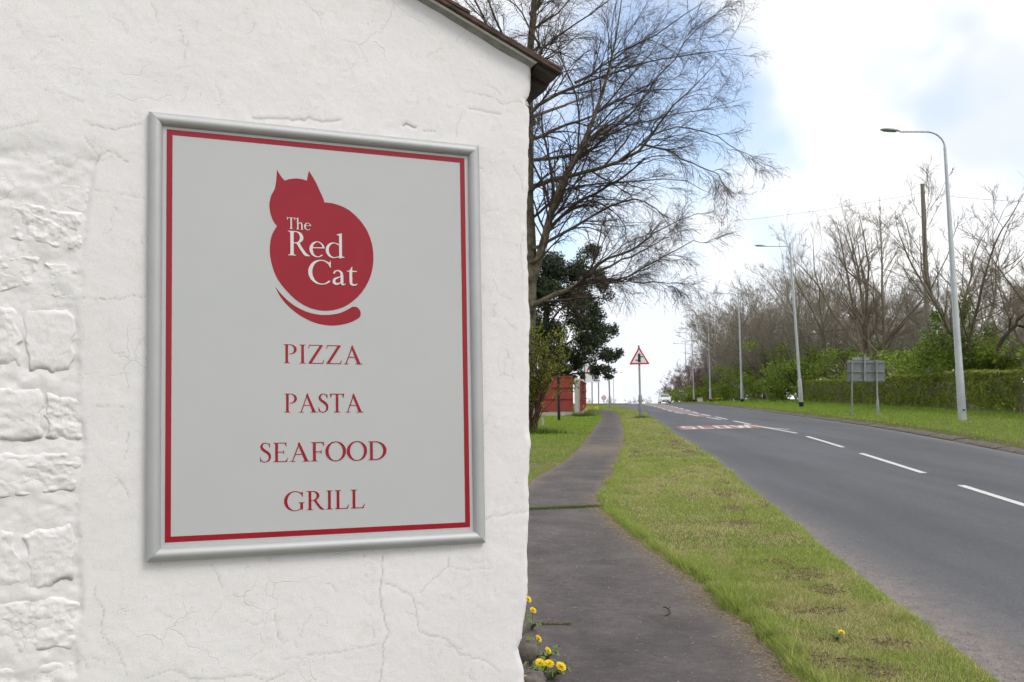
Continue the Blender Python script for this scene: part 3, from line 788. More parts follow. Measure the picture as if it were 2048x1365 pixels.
# roof: verge mortar, white undercloak, stone slates in courses, eave boarding
ROOF = empty('roof', (0, 0, 0)); ROOF.parent = building
tag(ROOF, 'brown stone slate roof with a low verge')
sa = math.atan(SLOPE)
up_ = -np.array([0, 0, 0]); 
RS = np.cos(sa) * WT + np.array([0, 0, math.sin(sa)])        # up the slope
RN = -np.sin(sa) * WT + np.array([0, 0, math.cos(sa)])       # normal of the slope
RO = WP(0, float(ztop(0.0)) + 0.003)
EV = 0.135                          # slope origin over the corner
def RP(a, out, n): return RO + RS * a + WN * out + RN * n
SLEN = RIDGE_T / math.cos(sa)
def rbox(a0, a1, o0, o1, n0, n1):
    V = [RP(a, o, n) for n in (n0, n1) for a, o in ((a0, o0), (a1, o0), (a1, o1), (a0, o1))]
    return MB().add(V, [(3, 2, 1, 0), (4, 5, 6, 7), (0, 1, 5, 4), (1, 2, 6, 5), (2, 3, 7, 6), (3, 0, 4, 7)])
def radopt(o):
    o.parent = ROOF; o.location = o.location - Vector((float(W0[0]), float(W0[1]), 0)); return o
# ragged mortar fillet under the verge
V, Fc = [], []
na = 90
for i in range(na + 1):
    a = -0.03 + (SLEN + 0.03) * i / na
    j = float(fbm(np.array([a * 9]), np.array([1.0]), 3, 201)[0] - 0.5) * 0.014
    for (o_, n_) in ((-0.02, -0.018 + j * .6), (0.008, -0.014 + j * .6), (0.018, -0.004), (0.022, 0.001), (-0.02, 0.001)): V.append(RP(a, o_, n_))
for i in range(na):
    for k in range(5): Fc.append((i * 5 + k, i * 5 + (k + 1) % 5, (i + 1) * 5 + (k + 1) % 5, (i + 1) * 5 + k))
radopt(mk('verge_mortar', V, Fc, MORTAR))
radopt(rbox(-0.035, SLEN, -0.05, 0.036, 0.002, 0.0052).build('white_undercloak', TRIMW))
radopt(rbox(-EV, SLEN, -8.0, -0.055, -0.028, 0.006).build('roof_boarding', BOARD))
radopt(rbox(-EV + .005, -0.04, -0.05, 0.03, -0.012, 0.006).build('eave_board', BOARD))
GA = 0.41; sm = []
for v in range(4):
    b_ = MB()
    w, Ls, th = 0.46, 0.80, 0.012
    n_ = 6; V = []; 
    rr = random.Random(v)
    for zz in (0, 1):
        for q in range(n_ + 1):
            V.append((rr.uniform(-.006, .008), w * q / n_, zz * th + rr.uniform(-.003, .003)))
        for q in range(n_ + 1):
            V.append((Ls + 0, w * q / n_, zz * th))
    k = n_ + 1; Fc = []
    for q in range(n_):
        Fc += [(q, k + q, k + q + 1, q + 1), (2 * k + q, 2 * k + q + 1, 3 * k + q + 1, 3 * k + q), (q, q + 1, 2 * k + q + 1, 2 * k + q), (k + q, 3 * k + q, 3 * k + q + 1, k + q + 1)]
    Fc += [(0, 2 * k, 3 * k, k), (n_, k + n_, 3 * k + n_, 2 * k + n_)]
    me = bpy.data.meshes.new('slate'); me.from_pydata(V, [], Fc); me.materials.append(SLATE); me.update(); sm.append(me)
basis = Matrix(((RS[0], -WN[0], RN[0]), (RS[1], -WN[1], RN[1]), (RS[2], -WN[2], RN[2])))
# starter course at the eave, then lapped courses (near side slope only is ever in view; the far slope repeats it)
side2 = Matrix.Rotation(PI, 4, 'Z')
def slate(a, o_, n_, tilt, v):
    s_ = link('slate', sm[v]); s_.parent = ROOF
    p = RP(a, o_, n_) - np.array([W0[0], W0[1], 0])
    m4 = basis.to_4x4() @ Matrix.Rotation(tilt, 4, 'Y')
    m4.translation = Vector(p); s_.matrix_local = m4
    return s_
cnt = 0
for c in range(-1, 8):
    a0 = -EV if c < 1 else -EV + GA * c
    for q in range(17):
        off = 0.055 - 0.463 * q - (0.22 if c % 2 else 0) + (0.22 if (c % 2 and q == 0) else 0)
        if c == -1: slate(-EV, off, 0.0065, 0.0, (q + c) % 4)
        else: slate(a0 + random.uniform(-.012, .012), off + random.uniform(-.006, .004), 0.0205, 0.019, (q * 3 + c) % 4)
far = MB()
f0 = WP(RIDGE_T, float(ztop(RIDGE_T)) + 0.05, 0.06); f1 = WP(RIDGE_T, float(ztop(RIDGE_T)) + 0.05, -8.1)
g0 = WP(2 * RIDGE_T + 0.2, z_e - 0.03, 0.06); g1 = WP(2 * RIDGE_T + 0.2, z_e - 0.03, -8.1)
dz_ = np.array([0, 0, 0.05])
far.add([f0, f1, g1, g0, f0 + dz_, f1 + dz_, g1 + dz_, g0 + dz_], [(0, 1, 2, 3), (7, 6, 5, 4), (0, 3, 7, 4), (3, 2, 6, 7), (2, 1, 5, 6), (1, 0, 4, 5)])
radopt(far.build('far_roof_slope', SLATE))
# ------------------------------------------------------------------ the restaurant sign
corn = [wall_pt(*p, 0.03) for p in ((297, 222), (960, 290), (972, 1087), (293, 1125))]
sc_ = sum(corn) / 4
ex = (corn[1] - corn[0]) + (corn[2] - corn[3]); W_S = np.linalg.norm(ex) / 2; ex = ex / np.linalg.norm(ex)
ey = (corn[0] - corn[3]) + (corn[1] - corn[2]); ey = ey - WN * (ey @ WN); ey = ey / np.linalg.norm(ey)
exd = ex - ey * (ex @ ey); exd = exd / (exd @ ex); eyd = ey - ex * (ex @ ey); eyd = eyd / (eyd @ ey)   # dual axes: the frame hangs a touch out of square
H_S = (np.linalg.norm(corn[0] - corn[3]) + np.linalg.norm(corn[1] - corn[2])) / 2
SO = sc_ - WN * 0.022                          # back of the sign
sign = empty('restaurant_sign', tuple(SO))
tag(sign, 'grey framed wall sign with red cat emblem, menu words and red border', 'sign')
def SP(x, y, h): return ex * x + ey * y + WN * h
def s_xy(px, py):                              # a photo pixel on the face of the sign
    v = ray(px, py); P0 = SO + WN * 0.008
    p = EYE + v * (WN @ (P0 - EYE)) / (WN @ v) - SO
    return float(p @ exd), float(p @ eyd)
prof = [(0, 0.0), (0.0, 0.013), (0.0025, 0.0195), (0.007, 0.0252), (0.013, 0.0292), (0.020, 0.0312), (0.027, 0.0302), (0.034, 0.0262), (0.039, 0.0205), (0.0425, 0.014), (0.044, 0.0075), (0.044, 0.004)]
hw, hh = W_S / 2, H_S / 2
for k in range(4):
    V = []
    for (w, h) in prof:
        a, b = hw - w, hh - w
        c4 = [(-a, -b), (a, -b), (a, b), (-a, b)]
        p, q = c4[k], c4[(k + 1) % 4]
        g = 0.0004                              # hairline mitre joint
        d = np.array(q) - np.array(p); d = d / np.linalg.norm(d) * g
        V += [SP(p[0] + d[0], p[1] + d[1], h), SP(q[0] - d[0], q[1] - d[1], h)]
    Fc = [(2 * i, 2 * i + 1, 2 * i + 3, 2 * i + 2) for i in range(len(prof) - 1)]
    fr = mk('frame_rail', V, Fc, ALU, sign, True)
MB().add([SP(x, y, h) for h in (0.001, 0.008) for x, y in ((-hw + .004, -hh + .004), (hw - .004, -hh + .004), (hw - .004, hh - .004), (-hw + .004, hh - .004))],
         [(3, 2, 1, 0), (4, 5, 6, 7), (0, 1, 5, 4), (1, 2, 6, 5), (2, 3, 7, 6), (3, 0, 4, 7)]).build('panel', PANEL, sign)
# red border
bx0, by0 = s_xy(332, 262); bx1, _ = s_xy(929, 320); _, by1 = s_xy(335, 1084); bx1b, by1b = s_xy(940, 1056)
bx0b, _ = s_xy(331, 1084)
bl, br_ = (bx0 + bx0b) / 2, (bx1 + bx1b) / 2
bt = (by0 + s_xy(929, 314)[1]) / 2; bb = (by1 + by1b) / 2
bwid = 0.0185
def srect(x0, y0, x1, y1, h=0.0087): return [SP(x0, y0, h), SP(x1, y0, h), SP(x1, y1, h), SP(x0, y1, h)]
for r in ((bl, bt - bwid, br_, bt), (bl, bb, br_, bb + bwid), (bl, bb + bwid, bl + bwid, bt - bwid), (br_ - bwid, bb + bwid, br_, bt - bwid)):
    mk('border_line', srect(*r), [(0, 1, 2, 3)], RED, sign)
# bracket strip below
MB().tube([SP(*s_xy(540, 1116), -0.010), SP(*s_xy(738, 1107), -0.010)], 0.0045, 8).build('fixing_batten', TRIMW, sign)
for p in ((541, 1117), (732, 1108)):
    MB().tube([SP(*s_xy(*p), -0.006), SP(*s_xy(p[0], p[1] + 6), -0.006)], 0.006, 8).build('fixing_screw', TRIMW, sign)

def catmull(P, n=6, closed=False):
    P = [np.array(p, float) for p in P]; out = []
    m = len(P)
    for i in range(m if closed else m - 1):
        p0 = P[(i - 1) % m] if (closed or i > 0) else 2 * P[0] - P[1]
        p1, p2 = P[i], P[(i + 1) % m]
        p3 = P[(i + 2) % m] if (closed or i + 2 < m) else 2 * P[-1] - P[-2]
        for k in range(n):
            t = k / n
            out.append(0.5 * (2 * p1 + (p2 - p0) * t + (2 * p0 - 5 * p1 + 4 * p2 - p3) * t * t + (3 * p1 - p0 - 3 * p2 + p3) * t ** 3))
    if not closed: out.append(P[-1])
    return out
def flat(name, polys, mat, h0, parent=sign, dh=0.00006):
    V, Fc = [], []
    for k, poly in enumerate(polys):
        b = len(V); h = h0 + dh * k
        V += [SP(p[0], p[1], h) for p in poly]
        for t in tessellate_polygon([[Vector((p[0], p[1], 0)) for p in poly]]):
            a, b_, c = (np.array(poly[i]) for i in t)
            cr = (b_[0] - a[0]) * (c[1] - a[1]) - (b_[1] - a[1]) * (c[0] - a[0])
            if abs(cr) < 1e-12: continue
            Fc.append(tuple(b + i for i in (t if cr > 0 else t[::-1])))
    return mk(name, V, Fc, mat, parent)
def zpx(x, y): return (480 + x * 340 / 1221, 300 + y * 380 / 1365)
segs = [[(265, 142), (292, 186), (321, 222)], [(321, 222), (350, 212), (400, 206), (445, 211), (480, 222)], [(480, 222), (486, 190), (495, 150)],
        [(495, 150), (540, 225), (575, 300), (598, 350), (606, 378)],
        [(606, 378), (650, 382), (705, 396), (760, 420), (810, 455), (860, 505), (900, 560), (930, 620), (950, 690), (958, 760), (955, 830), (940, 900), (910, 970), (870, 1030), (820, 1080), (760, 1122), (690, 1148),
         (620, 1157), (550, 1150), (480, 1127), (410, 1085), (350, 1030), (290, 960), (250, 890), (225, 810), (214, 740), (217, 670), (232, 605), (265, 548)],
        [(265, 548), (240, 515), (222, 470), (212, 420), (212, 380), (222, 335), (238, 303), (247, 288)], [(247, 288), (256, 250), (262, 195), (265, 142)]]
cat = []
for sg in segs: cat += [s_xy(*zpx(*p)) for p in catmull(sg, 4)[:-1]]
emblem = flat('red_cat_emblem', [cat[::-1]], RED, 0.0086)
tail = catmull([(253, 982), (290, 1030), (340, 1080), (400, 1125), (470, 1160), (540, 1180), (620, 1187), (700, 1177), (760, 1155), (800, 1132), (825, 1127), (850, 1138), (866, 1165), (864, 1195), (850, 1212)], 3) + \
       catmull([(850, 1212), (800, 1238), (730, 1257), (650, 1263), (570, 1252), (500, 1228), (430, 1190), (370, 1145), (320, 1095), (280, 1040), (253, 982)], 3)[1:-1]
flat('cat_tail', [[s_xy(*zpx(*p)) for p in tail][::-1]], RED, 0.0086)

# serif letters, cap height 1
def arc(cx, cy, rx, ry, a0, a1, n=28): return [(cx + rx * math.cos(R_(a0 + (a1 - a0) * i / n)), cy + ry * math.sin(R_(a0 + (a1 - a0) * i / n))) for i in range(n + 1)]
def ringpoly(o, i): return o + i[::-1]
def qcurve(a, c, b, n=5): return [((1 - t) ** 2 * a[0] + 2 * t * (1 - t) * c[0] + t * t * b[0], (1 - t) ** 2 * a[1] + 2 * t * (1 - t) * c[1] + t * t * b[1]) for t in [k / n for k in range(n + 1)]]
def stem(x, w, y0=0.0, y1=1.0, bl=.085, br=.085, tl=.085, tr=.085, st=.024, bk=.075):
    P = [(x - bl, y0), (x + w + br, y0)]
    P += qcurve((x + w + br, y0 + st), (x + w, y0 + st), (x + w, y0 + st + bk)) if br else []
    P += qcurve((x + w, y1 - st - bk), (x + w, y1 - st), (x + w + tr, y1 - st)) if tr else []
    P += [(x + w + tr, y1), (x - tl, y1)]
    P += qcurve((x - tl, y1 - st), (x, y1 - st), (x, y1 - st - bk)) if tl else []
    P += qcurve((x, y0 + st + bk), (x, y0 + st), (x - bl, y0 + st)) if bl else []
    return P
def stroke(pts, ws, n=5):
    c = catmull([(*p, w) for p, w in zip(pts, ws)], n)
    L, Rr = [], []
    for i, p in enumerate(c):
        d = c[min(i + 1, len(c) - 1)][:2] - c[max(i - 1, 0)][:2]; d = d / (np.linalg.norm(d) + 1e-9)
        nn = np.array([-d[1], d[0]]) * p[2] / 2
        L.append(tuple(p[:2] + nn)); Rr.append(tuple(p[:2] - nn))
    return L + Rr[::-1]
sw = .118
def gP(): return [stem(.1, sw), ringpoly(arc(.30, .735, .30, .265, 90, -100), arc(.29, .735, .185, .228, 90, -100)), [(.2, .963), (.31, .963), (.31, 1), (.2, 1)]], .64
def gR(): return [stem(.1, sw), ringpoly(arc(.30, .75, .27, .25, 90, -90), arc(.29, .75, .155, .213, 90, -90)), [(.2, .963), (.31, .963), (.31, 1), (.2, 1)], [(.2, .5), (.31, .5), (.31, .537), (.2, .537)],
                  [(.31, .515), (.43, .53)] + qcurve((.43, .53), (.62, .12), (.80, .022)) + [(.80, 0), (.68, 0)] + qcurve((.62, .02), (.52, .12), (.31, .515))], .79
def gI(): return [stem(.1, sw)], .32
def gZ(): return [[(.07, 1), (.70, 1), (.70, .985), (.67, .958), (.07, .958)], [(.07, 1.0), (.085, 1.02), (.10, .958), (.045, .79), (.03, .79)], [(.545, .965), (.70, .985), (.185, .035), (.03, .015)],
                  [(.03, 0), (.69, 0), (.70, .042), (.03, .042)], [(.64, .03), (.69, 0), (.745, .215), (.728, .215)]], .75
def gA(): return [[(.095, .02), (.14, .02), (.425, .90), (.40, 1.0)], [(.345, .905), (.405, 1.03), (.425, 1.0), (.79, .02), (.645, .02), (.385, .80)], [(.20, .355), (.58, .355), (.57, .395), (.21, .395)],
                  [(0, 0), (.245, 0), (.245, .02)] + qcurve((.245, .02), (.15, .025), (.15, .06)) + qcurve((.11, .06), (.09, .02), (0, .02)), [(.53, 0), (.88, 0), (.88, .02)] + qcurve((.88, .02), (.79, .025), (.77, .07)) + qcurve((.63, .07), (.64, .025), (.53, .02))], .86
def gS(): return [stroke([(.435, .80), (.39, .925), (.26, .985), (.135, .925), (.095, .79), (.16, .655), (.27, .56), (.39, .44), (.445, .28), (.40, .10), (.25, .012), (.12, .055), (.06, .19)],
                         [.025, .035, .045, .075, .105, .125, .135, .125, .105, .075, .045, .04, .025]), [(.425, .985), (.45, .985), (.455, .745), (.435, .745)], [(.045, .0), (.07, .02), (.06, .28), (.035, .28)]], .53
def gT(): return [stem(.29, sw, tl=.02, tr=.02), [(.03, .958), (.67, .958), (.67, 1), (.03, 1)], [(.03, .99), (.11, .965), (.055, .79), (.035, .79), (.01, 1.035)], [(.67, .99), (.59, .965), (.645, .79), (.665, .79), (.69, 1.035)]], .70
def gE(): return [stem(.1, sw, br=0, tr=0), [(.2, .958), (.56, .958), (.57, 1), (.2, 1)], [(.50, .97), (.57, 1), (.58, .79), (.56, .79)], [(.2, .492), (.46, .492), (.46, .53), (.2, .53)], [(.42, .51), (.455, .41), (.47, .41), (.47, .615), (.455, .615)],
                  [(.2, 0), (.585, 0), (.60, .042), (.2, .042)], [(.53, .02), (.59, .0), (.65, .23), (.633, .23)]], .67
def gF(): return [stem(.1, sw, tr=0), [(.2, .958), (.56, .958), (.57, 1), (.2, 1)], [(.50, .97), (.57, 1), (.58, .79), (.56, .79)], [(.2, .472), (.46, .472), (.46, .51), (.2, .51)], [(.42, .49), (.455, .39), (.47, .39), (.47, .595), (.455, .595)]], .60
def gL(): return [stem(.1, sw, br=0), [(.2, 0), (.58, 0), (.60, .042), (.2, .042)], [(.52, .02), (.59, .0), (.655, .24), (.637, .24)]], .65
def gO(): return [ringpoly(arc(.45, .5, .45, .525, 90, 271), arc(.45, .5, .315, .485, 90, 271)), ringpoly(arc(.45, .5, .45, .525, -91, 90), arc(.45, .5, .315, .485, -91, 90))], .90
def gD(): return [stem(.1, sw, br=0, tr=0), ringpoly(arc(.34, .5, .50, .5, 90, -90), arc(.33, .5, .365, .458, 90, -90)), [(.2, .958), (.35, .958), (.35, 1), (.2, 1)], [(.2, 0), (.35, 0), (.35, .042), (.2, .042)]], .86
def gC(): return [ringpoly(arc(.47, .5, .47, .525, 42, 318), arc(.49, .5, .345, .482, 46, 314)), [(.74, .83), (.80, 1.0), (.815, 1.0), (.825, .71), (.80, .71)]], .84
def gG(): return [ringpoly(arc(.47, .5, .47, .525, 48, 322), arc(.49, .5, .345, .482, 50, 318)), [(.72, .86), (.79, .99), (.805, .99), (.815, .72), (.79, .72)], stem(.70, sw, .05, .43, bl=0, br=0, tl=.09, tr=.075)], .90
XH = .62
def gh(): return [stem(.09, .105, 0, 1.0, .07, .06, 0, 0), [(.195, 1.03), (.09, 1.0), (.0, .965), (.0, .95), (.1, .93), (.195, .95)], stroke([(.17, .46), (.29, .575), (.40, .575), (.465, .46), (.475, .3)], [.02, .06, .095, .105, .105]), stem(.4225, .105, 0, .34, .06, .07, 0, 0)], .62
def ge(): return [ringpoly(arc(.285, .305, .285, .325, 12, 318, 40), arc(.305, .305, .185, .29, 14, 316, 40)), [(.10, .345), (.565, .36), (.56, .40), (.11, .385)]], .60
def gd(): return [ringpoly(arc(.29, .305, .29, .325, 60, 300, 36), arc(.32, .305, .205, .285, 60, 300, 36)), stroke([(.43, .585), (.48, .55), (.53, .5)], [.06, .04, .02]), stroke([(.43, .022), (.49, .05), (.53, .11)], [.03, .04, .02]),
                  stem(.50, .105, 0.06, 1.0, 0, 0, 0, 0), [(.605, 1.03), (.5, 1.0), (.40, .965), (.40, .95), (.5, .93), (.605, .95)], [(.50, -.02), (.52, -.02), (.70, .03), (.70, .05), (.605, .07), (.605, .2), (.5, .2)]], .72
def ga(): return [stroke([(.075, .47), (.12, .57), (.24, .60), (.34, .53), (.37, .40)], [.07, .05, .05, .085, .105]), stem(.3175, .105, .1, .42, 0, 0, 0, 0), stroke([(.37, .37), (.24, .315), (.10, .23), (.08, .10), (.17, .035), (.28, .07), (.37, .16)], [.03, .05, .085, .105, .085, .05, .03]),
                  stroke([(.37, .13), (.385, .04), (.44, .02), (.50, .06)], [.105, .09, .05, .02])], .53
def gt(): return [[(.10, .62), (.10, .15), (.205, .15), (.205, .80), (.19, .80)], [(0, .585), (.0, .60), (.05, .625), (.38, .625), (.37, .578)], stroke([(.1525, .17), (.17, .06), (.25, .02), (.33, .035), (.39, .08)], [.105, .095, .07, .05, .02])], .42
GL = dict(P=gP, R=gR, I=gI, Z=gZ, A=gA, S=gS, T=gT, E=gE, F=gF, L=gL, O=gO, D=gD, C=gC, G=gG, h=gh, e=ge, d=gd, a=ga, t=gt)
def word(txt, pxL, pxR, pxTop, mat, h0, track=0.06, parent=sign):
    """pxL / pxR: pixels of the baseline at the left and right end of the word; pxTop: cap height over pxL"""
    a, b = np.array(s_xy(*pxL)), np.array(s_xy(*pxR)); cap = s_xy(*pxTop)[1] - a[1]
    polys, x = [], 0.0
    for ch in txt:
        ps, w = GL[ch]()
        polys += [[(p[0] + x, p[1]) for p in poly] for poly in ps]
        x += w + track
    xs = [p[0] for q in polys for p in q]; x0, x1 = min(xs), max(xs)
    k = (b[0] - a[0]) / (x1 - x0); y0 = (a[1] + b[1]) / 2
    return flat('lettering', [[(a[0] + (p[0] - x0) * k, y0 + p[1] * cap) for p in poly] for poly in polys], mat, h0, parent)
word('PIZZA', (567, 728), (725, 728), (567, 690), RED, 0.0086)
word('PASTA', (568.5, 826), (727, 824.5), (568.5, 788), RED, 0.0086, 0.03)
word('SEAFOOD', (520, 925.5), (773, 919.5), (520, 886.5), RED, 0.0086, 0.04)
word('GRILL', (568, 1021.5), (730, 1017.5), (568, 983), RED, 0.0086)
word('The', zpx(337, 572), zpx(510, 574), zpx(337, 490), PALE, 0.0096, 0.03, emblem)
word('Red', zpx(345, 763), zpx(750, 775), zpx(345, 587), PALE, 0.0096, 0.0, emblem)
word('Cat', zpx(490, 966), zpx(843, 972), zpx(490, 795), PALE, 0.0096, 0.02, emblem)
# ------------------------------------------------------------------ foliage and tree builders
def foliage_mat(name, trans=0.35, rough=0.55):
    m = Mat(name, (0.07, 0.1, 0.03), rough, spec=0.25)
    m.color(m.attr())
    tr = m.n.new('ShaderNodeBsdfTranslucent'); m.l.new(m.attr(), tr.inputs[0])
    mx = m.n.new('ShaderNodeMixShader'); mx.inputs[0].default_value = trans
    m.l.new(m.b.outputs[0], mx.inputs[1]); m.l.new(tr.outputs[0], mx.inputs[2]); m.l.new(mx.outputs[0], m.n['Material Output'].inputs[0])
    return m.m
LEAF = foliage_mat('spring_leaves', 0.4)
LEAFD = foliage_mat('evergreen_leaves', 0.12, 0.4)

def unit(v): return v / (np.linalg.norm(v, axis=-1, keepdims=True) + 1e-9)
def growB(base, d, L, r0, r1, n, wob, grav, g):
    B = len(base); P = np.zeros((B, n, 3)); P[:, 0] = base; d = unit(d); st = (L / (n - 1))[:, None]
    for i in range(1, n):
        P[:, i] = P[:, i - 1] + d * st
        d = unit(d + g.normal(0, wob, (B, 3)) + np.array([0, 0, grav]) * (0.4 + i / n))
    t = np.linspace(0, 1, n)[None]
    return P, r0[:, None] * (1 - t) + r1[:, None] * t
def kids(P, Rd, k, u0, u1, ang, lr, rr, rmin, n, wob, grav, g, upb=0.0, lmin=0.1):
    B, n0, _ = P.shape
    idx = np.repeat(np.arange(B), k); N = len(idx)
    u = g.uniform(u0, u1, N); x = u * (n0 - 1); i0 = np.clip(x.astype(int), 0, n0 - 2); f = (x - i0)[:, None]
    a, b = P[idx, i0], P[idx, i0 + 1]; base = a + (b - a) * f; t = unit(b - a)
    rad = Rd[idx, i0] * (1 - f[:, 0]) + Rd[idx, i0 + 1] * f[:, 0]
    Lp = np.linalg.norm(np.diff(P, axis=1), axis=2).sum(1)[idx]
    L = np.maximum(Lp * lr * (1.15 - 0.65 * u) * g.uniform(0.6, 1.35, N), lmin)
    rv = unit(g.normal(0, 1, (N, 3)) + np.array([0, 0, upb])); nrm = unit(rv - t * (rv * t).sum(1, keepdims=True))
    an = g.uniform(ang[0], ang[1], N)[:, None]
    d = t * np.cos(an) + nrm * np.sin(an)
    r0 = np.maximum(np.minimum(rad * rr * g.uniform(0.75, 1.1, N), rad * 0.9), rmin)
    return growB(base, d, L, r0, np.maximum(r0 * 0.35, rmin * 0.6), n, wob, grav, g)
def tubes(groups, sides):
    Vs, Fs, off = [], [], 0
    for (P, Rd), S in zip(groups, sides):
        B, n, _ = P.shape
        T_ = np.gradient(P, axis=1); T_ = unit(T_)
        ref = np.where(np.abs(T_[:, :1, 2:3]) > 0.9, np.array([1.0, 0, 0]), np.array([0, 0, 1.0]))
        a = unit(np.cross(T_, np.broadcast_to(ref, T_.shape))); b = np.cross(T_, a)
        th = np.arange(S) * 2 * PI / S
        V = P[:, :, None] + Rd[:, :, None, None] * (a[:, :, None] * np.cos(th)[None, None, :, None] + b[:, :, None] * np.sin(th)[None, None, :, None])
        Vs.append(V.reshape(-1, 3))
        bi = (np.arange(B) * n * S)[:, None, None] + (np.arange(n - 1) * S)[None, :, None] + np.arange(S)[None, None]
        nx = (np.arange(B) * n * S)[:, None, None] + (np.arange(n - 1) * S)[None, :, None] + ((np.arange(S) + 1) % S)[None, None]
        Fs.append(np.stack([bi, nx, nx + S, bi + S], -1).reshape(-1, 4) + off); off += B * n * S
    return np.concatenate(Vs), np.concatenate(Fs)
def leaves(C, size, g, c1, c2, dark=0.35, aspect=0.6, flatten=0.0):
    """one quad leaf at each centre"""
    N = len(C); nrm = unit(g.normal(0, 1, (N, 3)) + np.array([0, 0, flatten])); rv = unit(g.normal(0, 1, (N, 3)))
    a = unit(np.cross(nrm, rv)); b = np.cross(nrm, a); s = (size * g.uniform(0.6, 1.4, N))[:, None]
    V = np.stack([C - a * s, C - b * s * aspect, C + a * s, C + b * s * aspect], 1).reshape(-1, 3)
    k = g.uniform(0, 1, (N, 1)); cc = np.array(c1) * (1 - k) + np.array(c2) * k
    cc = cc * g.uniform(1 - dark, 1 + dark, (N, 1))
    return V, np.arange(N * 4).reshape(N, 4), np.repeat(cc, 4, 0)
def shell_points(blobs, N, g, inner=0.55):
    w = np.array([b[1][0] * b[1][1] + b[1][0] * b[1][2] + b[1][1] * b[1][2] for b in blobs]); w = w / w.sum()
    idx = g.choice(len(blobs), N, p=w); c = np.array([b[0] for b in blobs])[idx]; r = np.array([b[1] for b in blobs])[idx]
    return c + unit(g.normal(0, 1, (N, 3))) * r * (g.uniform(inner ** 2, 1, (N, 1)) ** 0.5)

# ------------------------------------------------------------------ the big bare birch behind the building
g = np.random.default_rng(3)
DB = 30.0
def limb(pts, d0, d1, r0, r1, n=14):
    c = np.array(catmull([(*p, 0) for p in pts], 6))[:, :2]
    x = np.linspace(0, len(c) - 1, n); i = np.clip(x.astype(int), 0, len(c) - 2); f = (x - i)[:, None]
    q = c[i] * (1 - f) + c[i + 1] * f
    D = DB + np.linspace(d0, d1, n)
    return np.array([at(a, b, dd) for (a, b), dd in zip(q, D)]), np.linspace(r0, r1, n)
birch = empty('bare_birch_tree', tuple(P3(-3.0, DB)))
tag(birch, 'large leafless birch spreading drooping twigs over the path behind the building', 'tree')
bl_ = np.array(birch.location)
tp, trd = limb([(1050, 850), (1054, 700), (1057, 640), (1060, 560), (1060, 480), (1056, 400), (1058, 320), (1058, 230), (1058, 130), (1066, 40), (1072, -60), (1078, -200), (1085, -330)], 0, 0.3, 0.27, 0.05, 26)
st2, st2r = limb([(1062, 570), (1086, 490), (1104, 420), (1126, 362), (1160, 300), (1190, 230), (1215, 150), (1235, 60), (1250, -60)], 0.1, -1.6, 0.15, 0.007, 14)
V, Fc = tubes([(tp[None], trd[None]), (st2[None], st2r[None])], [12, 9])
mesh_np('trunk', V - bl_, Fc, BARK_BIRCH, birch, True)
LB = [
    ([(1070, 376), (1094, 359), (1160, 340), (1223, 322), (1277, 289), (1307, 253), (1347, 209), (1391, 172), (1460, 106)], 0, -1.5, .12, .018),
    ([(1277, 289), (1332, 300), (1387, 322), (1442, 337), (1476, 395)], -.8, -1.8, .05, .010),
    ([(1070, 275), (1105, 256), (1150, 238), (1204, 216), (1252, 154), (1300, 90), (1340, 30)], 0, 1.8, .09, .014),
    ([(1068, 216), (1113, 187), (1150, 168), (1186, 150), (1241, 132), (1310, 112), (1400, 96), (1480, 90)], 0, -.6, .09, .012),
    ([(1150, 166), (1186, 143), (1248, 102), (1296, 80), (1370, 37), (1430, -10)], -.2, 1.0, .06, .012),
    ([(1072, 318), (1120, 316), (1186, 304), (1250, 262), (1330, 240), (1420, 225), (1500, 200)], 0, 2.2, .085, .012),
    ([(1074, 490), (1113, 472), (1168, 443), (1223, 410), (1262, 406), (1310, 430), (1350, 455)], 0, -1.2, .085, .012),
    ([(1078, 604), (1106, 581), (1139, 568), (1172, 544), (1198, 517), (1227, 500), (1271, 480), (1330, 445), (1390, 425)], 0, -2.0, .13, .014),
    ([(1172, 546), (1229, 526), (1271, 506), (1310, 478), (1360, 440)], -.6, .8, .06, .011),
    ([(1160, 556), (1194, 561), (1238, 555), (1282, 533), (1315, 511), (1370, 484), (1400, 480)], -.5, -2.6, .055, .010),
    ([(1200, 560), (1240, 562), (1282, 557), (1320, 550), (1350, 560)], -.6, -1.5, .035, .008),
    ([(1078, 520), (1100, 440), (1130, 350), (1170, 290), (1225, 235), (1300, 190), (1380, 130)], 0, -3.0, .09, .014),
    ([(1074, 430), (1110, 390), (1150, 370), (1230, 360), (1300, 355), (1370, 362), (1420, 390)], 0, 2.5, .07, .011),
    ([(1070, 130), (1100, 90), (1150, 50), (1220, 10), (1300, -40)], 0, -1.5, .07, .012),
    ([(1070, 60), (1120, 20), (1180, -30), (1260, -80)], 0, 1.5, .06, .012),
    ([(1066, 160), (1030, 110), (985, 60), (940, 10), (880, -50)], 0, 1.0, .08, .014),
    ([(1067, 100), (1040, 50), (1000, 5), (960, -60)], 0, -1.5, .06, .012),
    ([(1070, 240), (1020, 180), (960, 130), (880, 100)], 0, 1.5, .08, .014),
    ([(1072, 20), (1110, -60), (1180, -140), (1260, -180)], 0, .5, .06, .012),
    ([(1074, -60), (1030, -140), (960, -200)], 0, .5, .06, .012),
    ([(1180, 280), (1240, 250), (1310, 160), (1390, 60), (1440, 20)], -1, -2.6, .05, .010),
    ([(1240, 320), (1310, 265), (1400, 255), (1470, 290), (1500, 320)], -1, .3, .04, .009),
]
LB = [([(1059, a[0][1] + 6)] + a if 1060 <= a[0][0] <= 1080 else a, b, c, d * .82, min(e, .006)) for a, b, c, d, e in LB]
lim = [limb(*a) for a in LB]
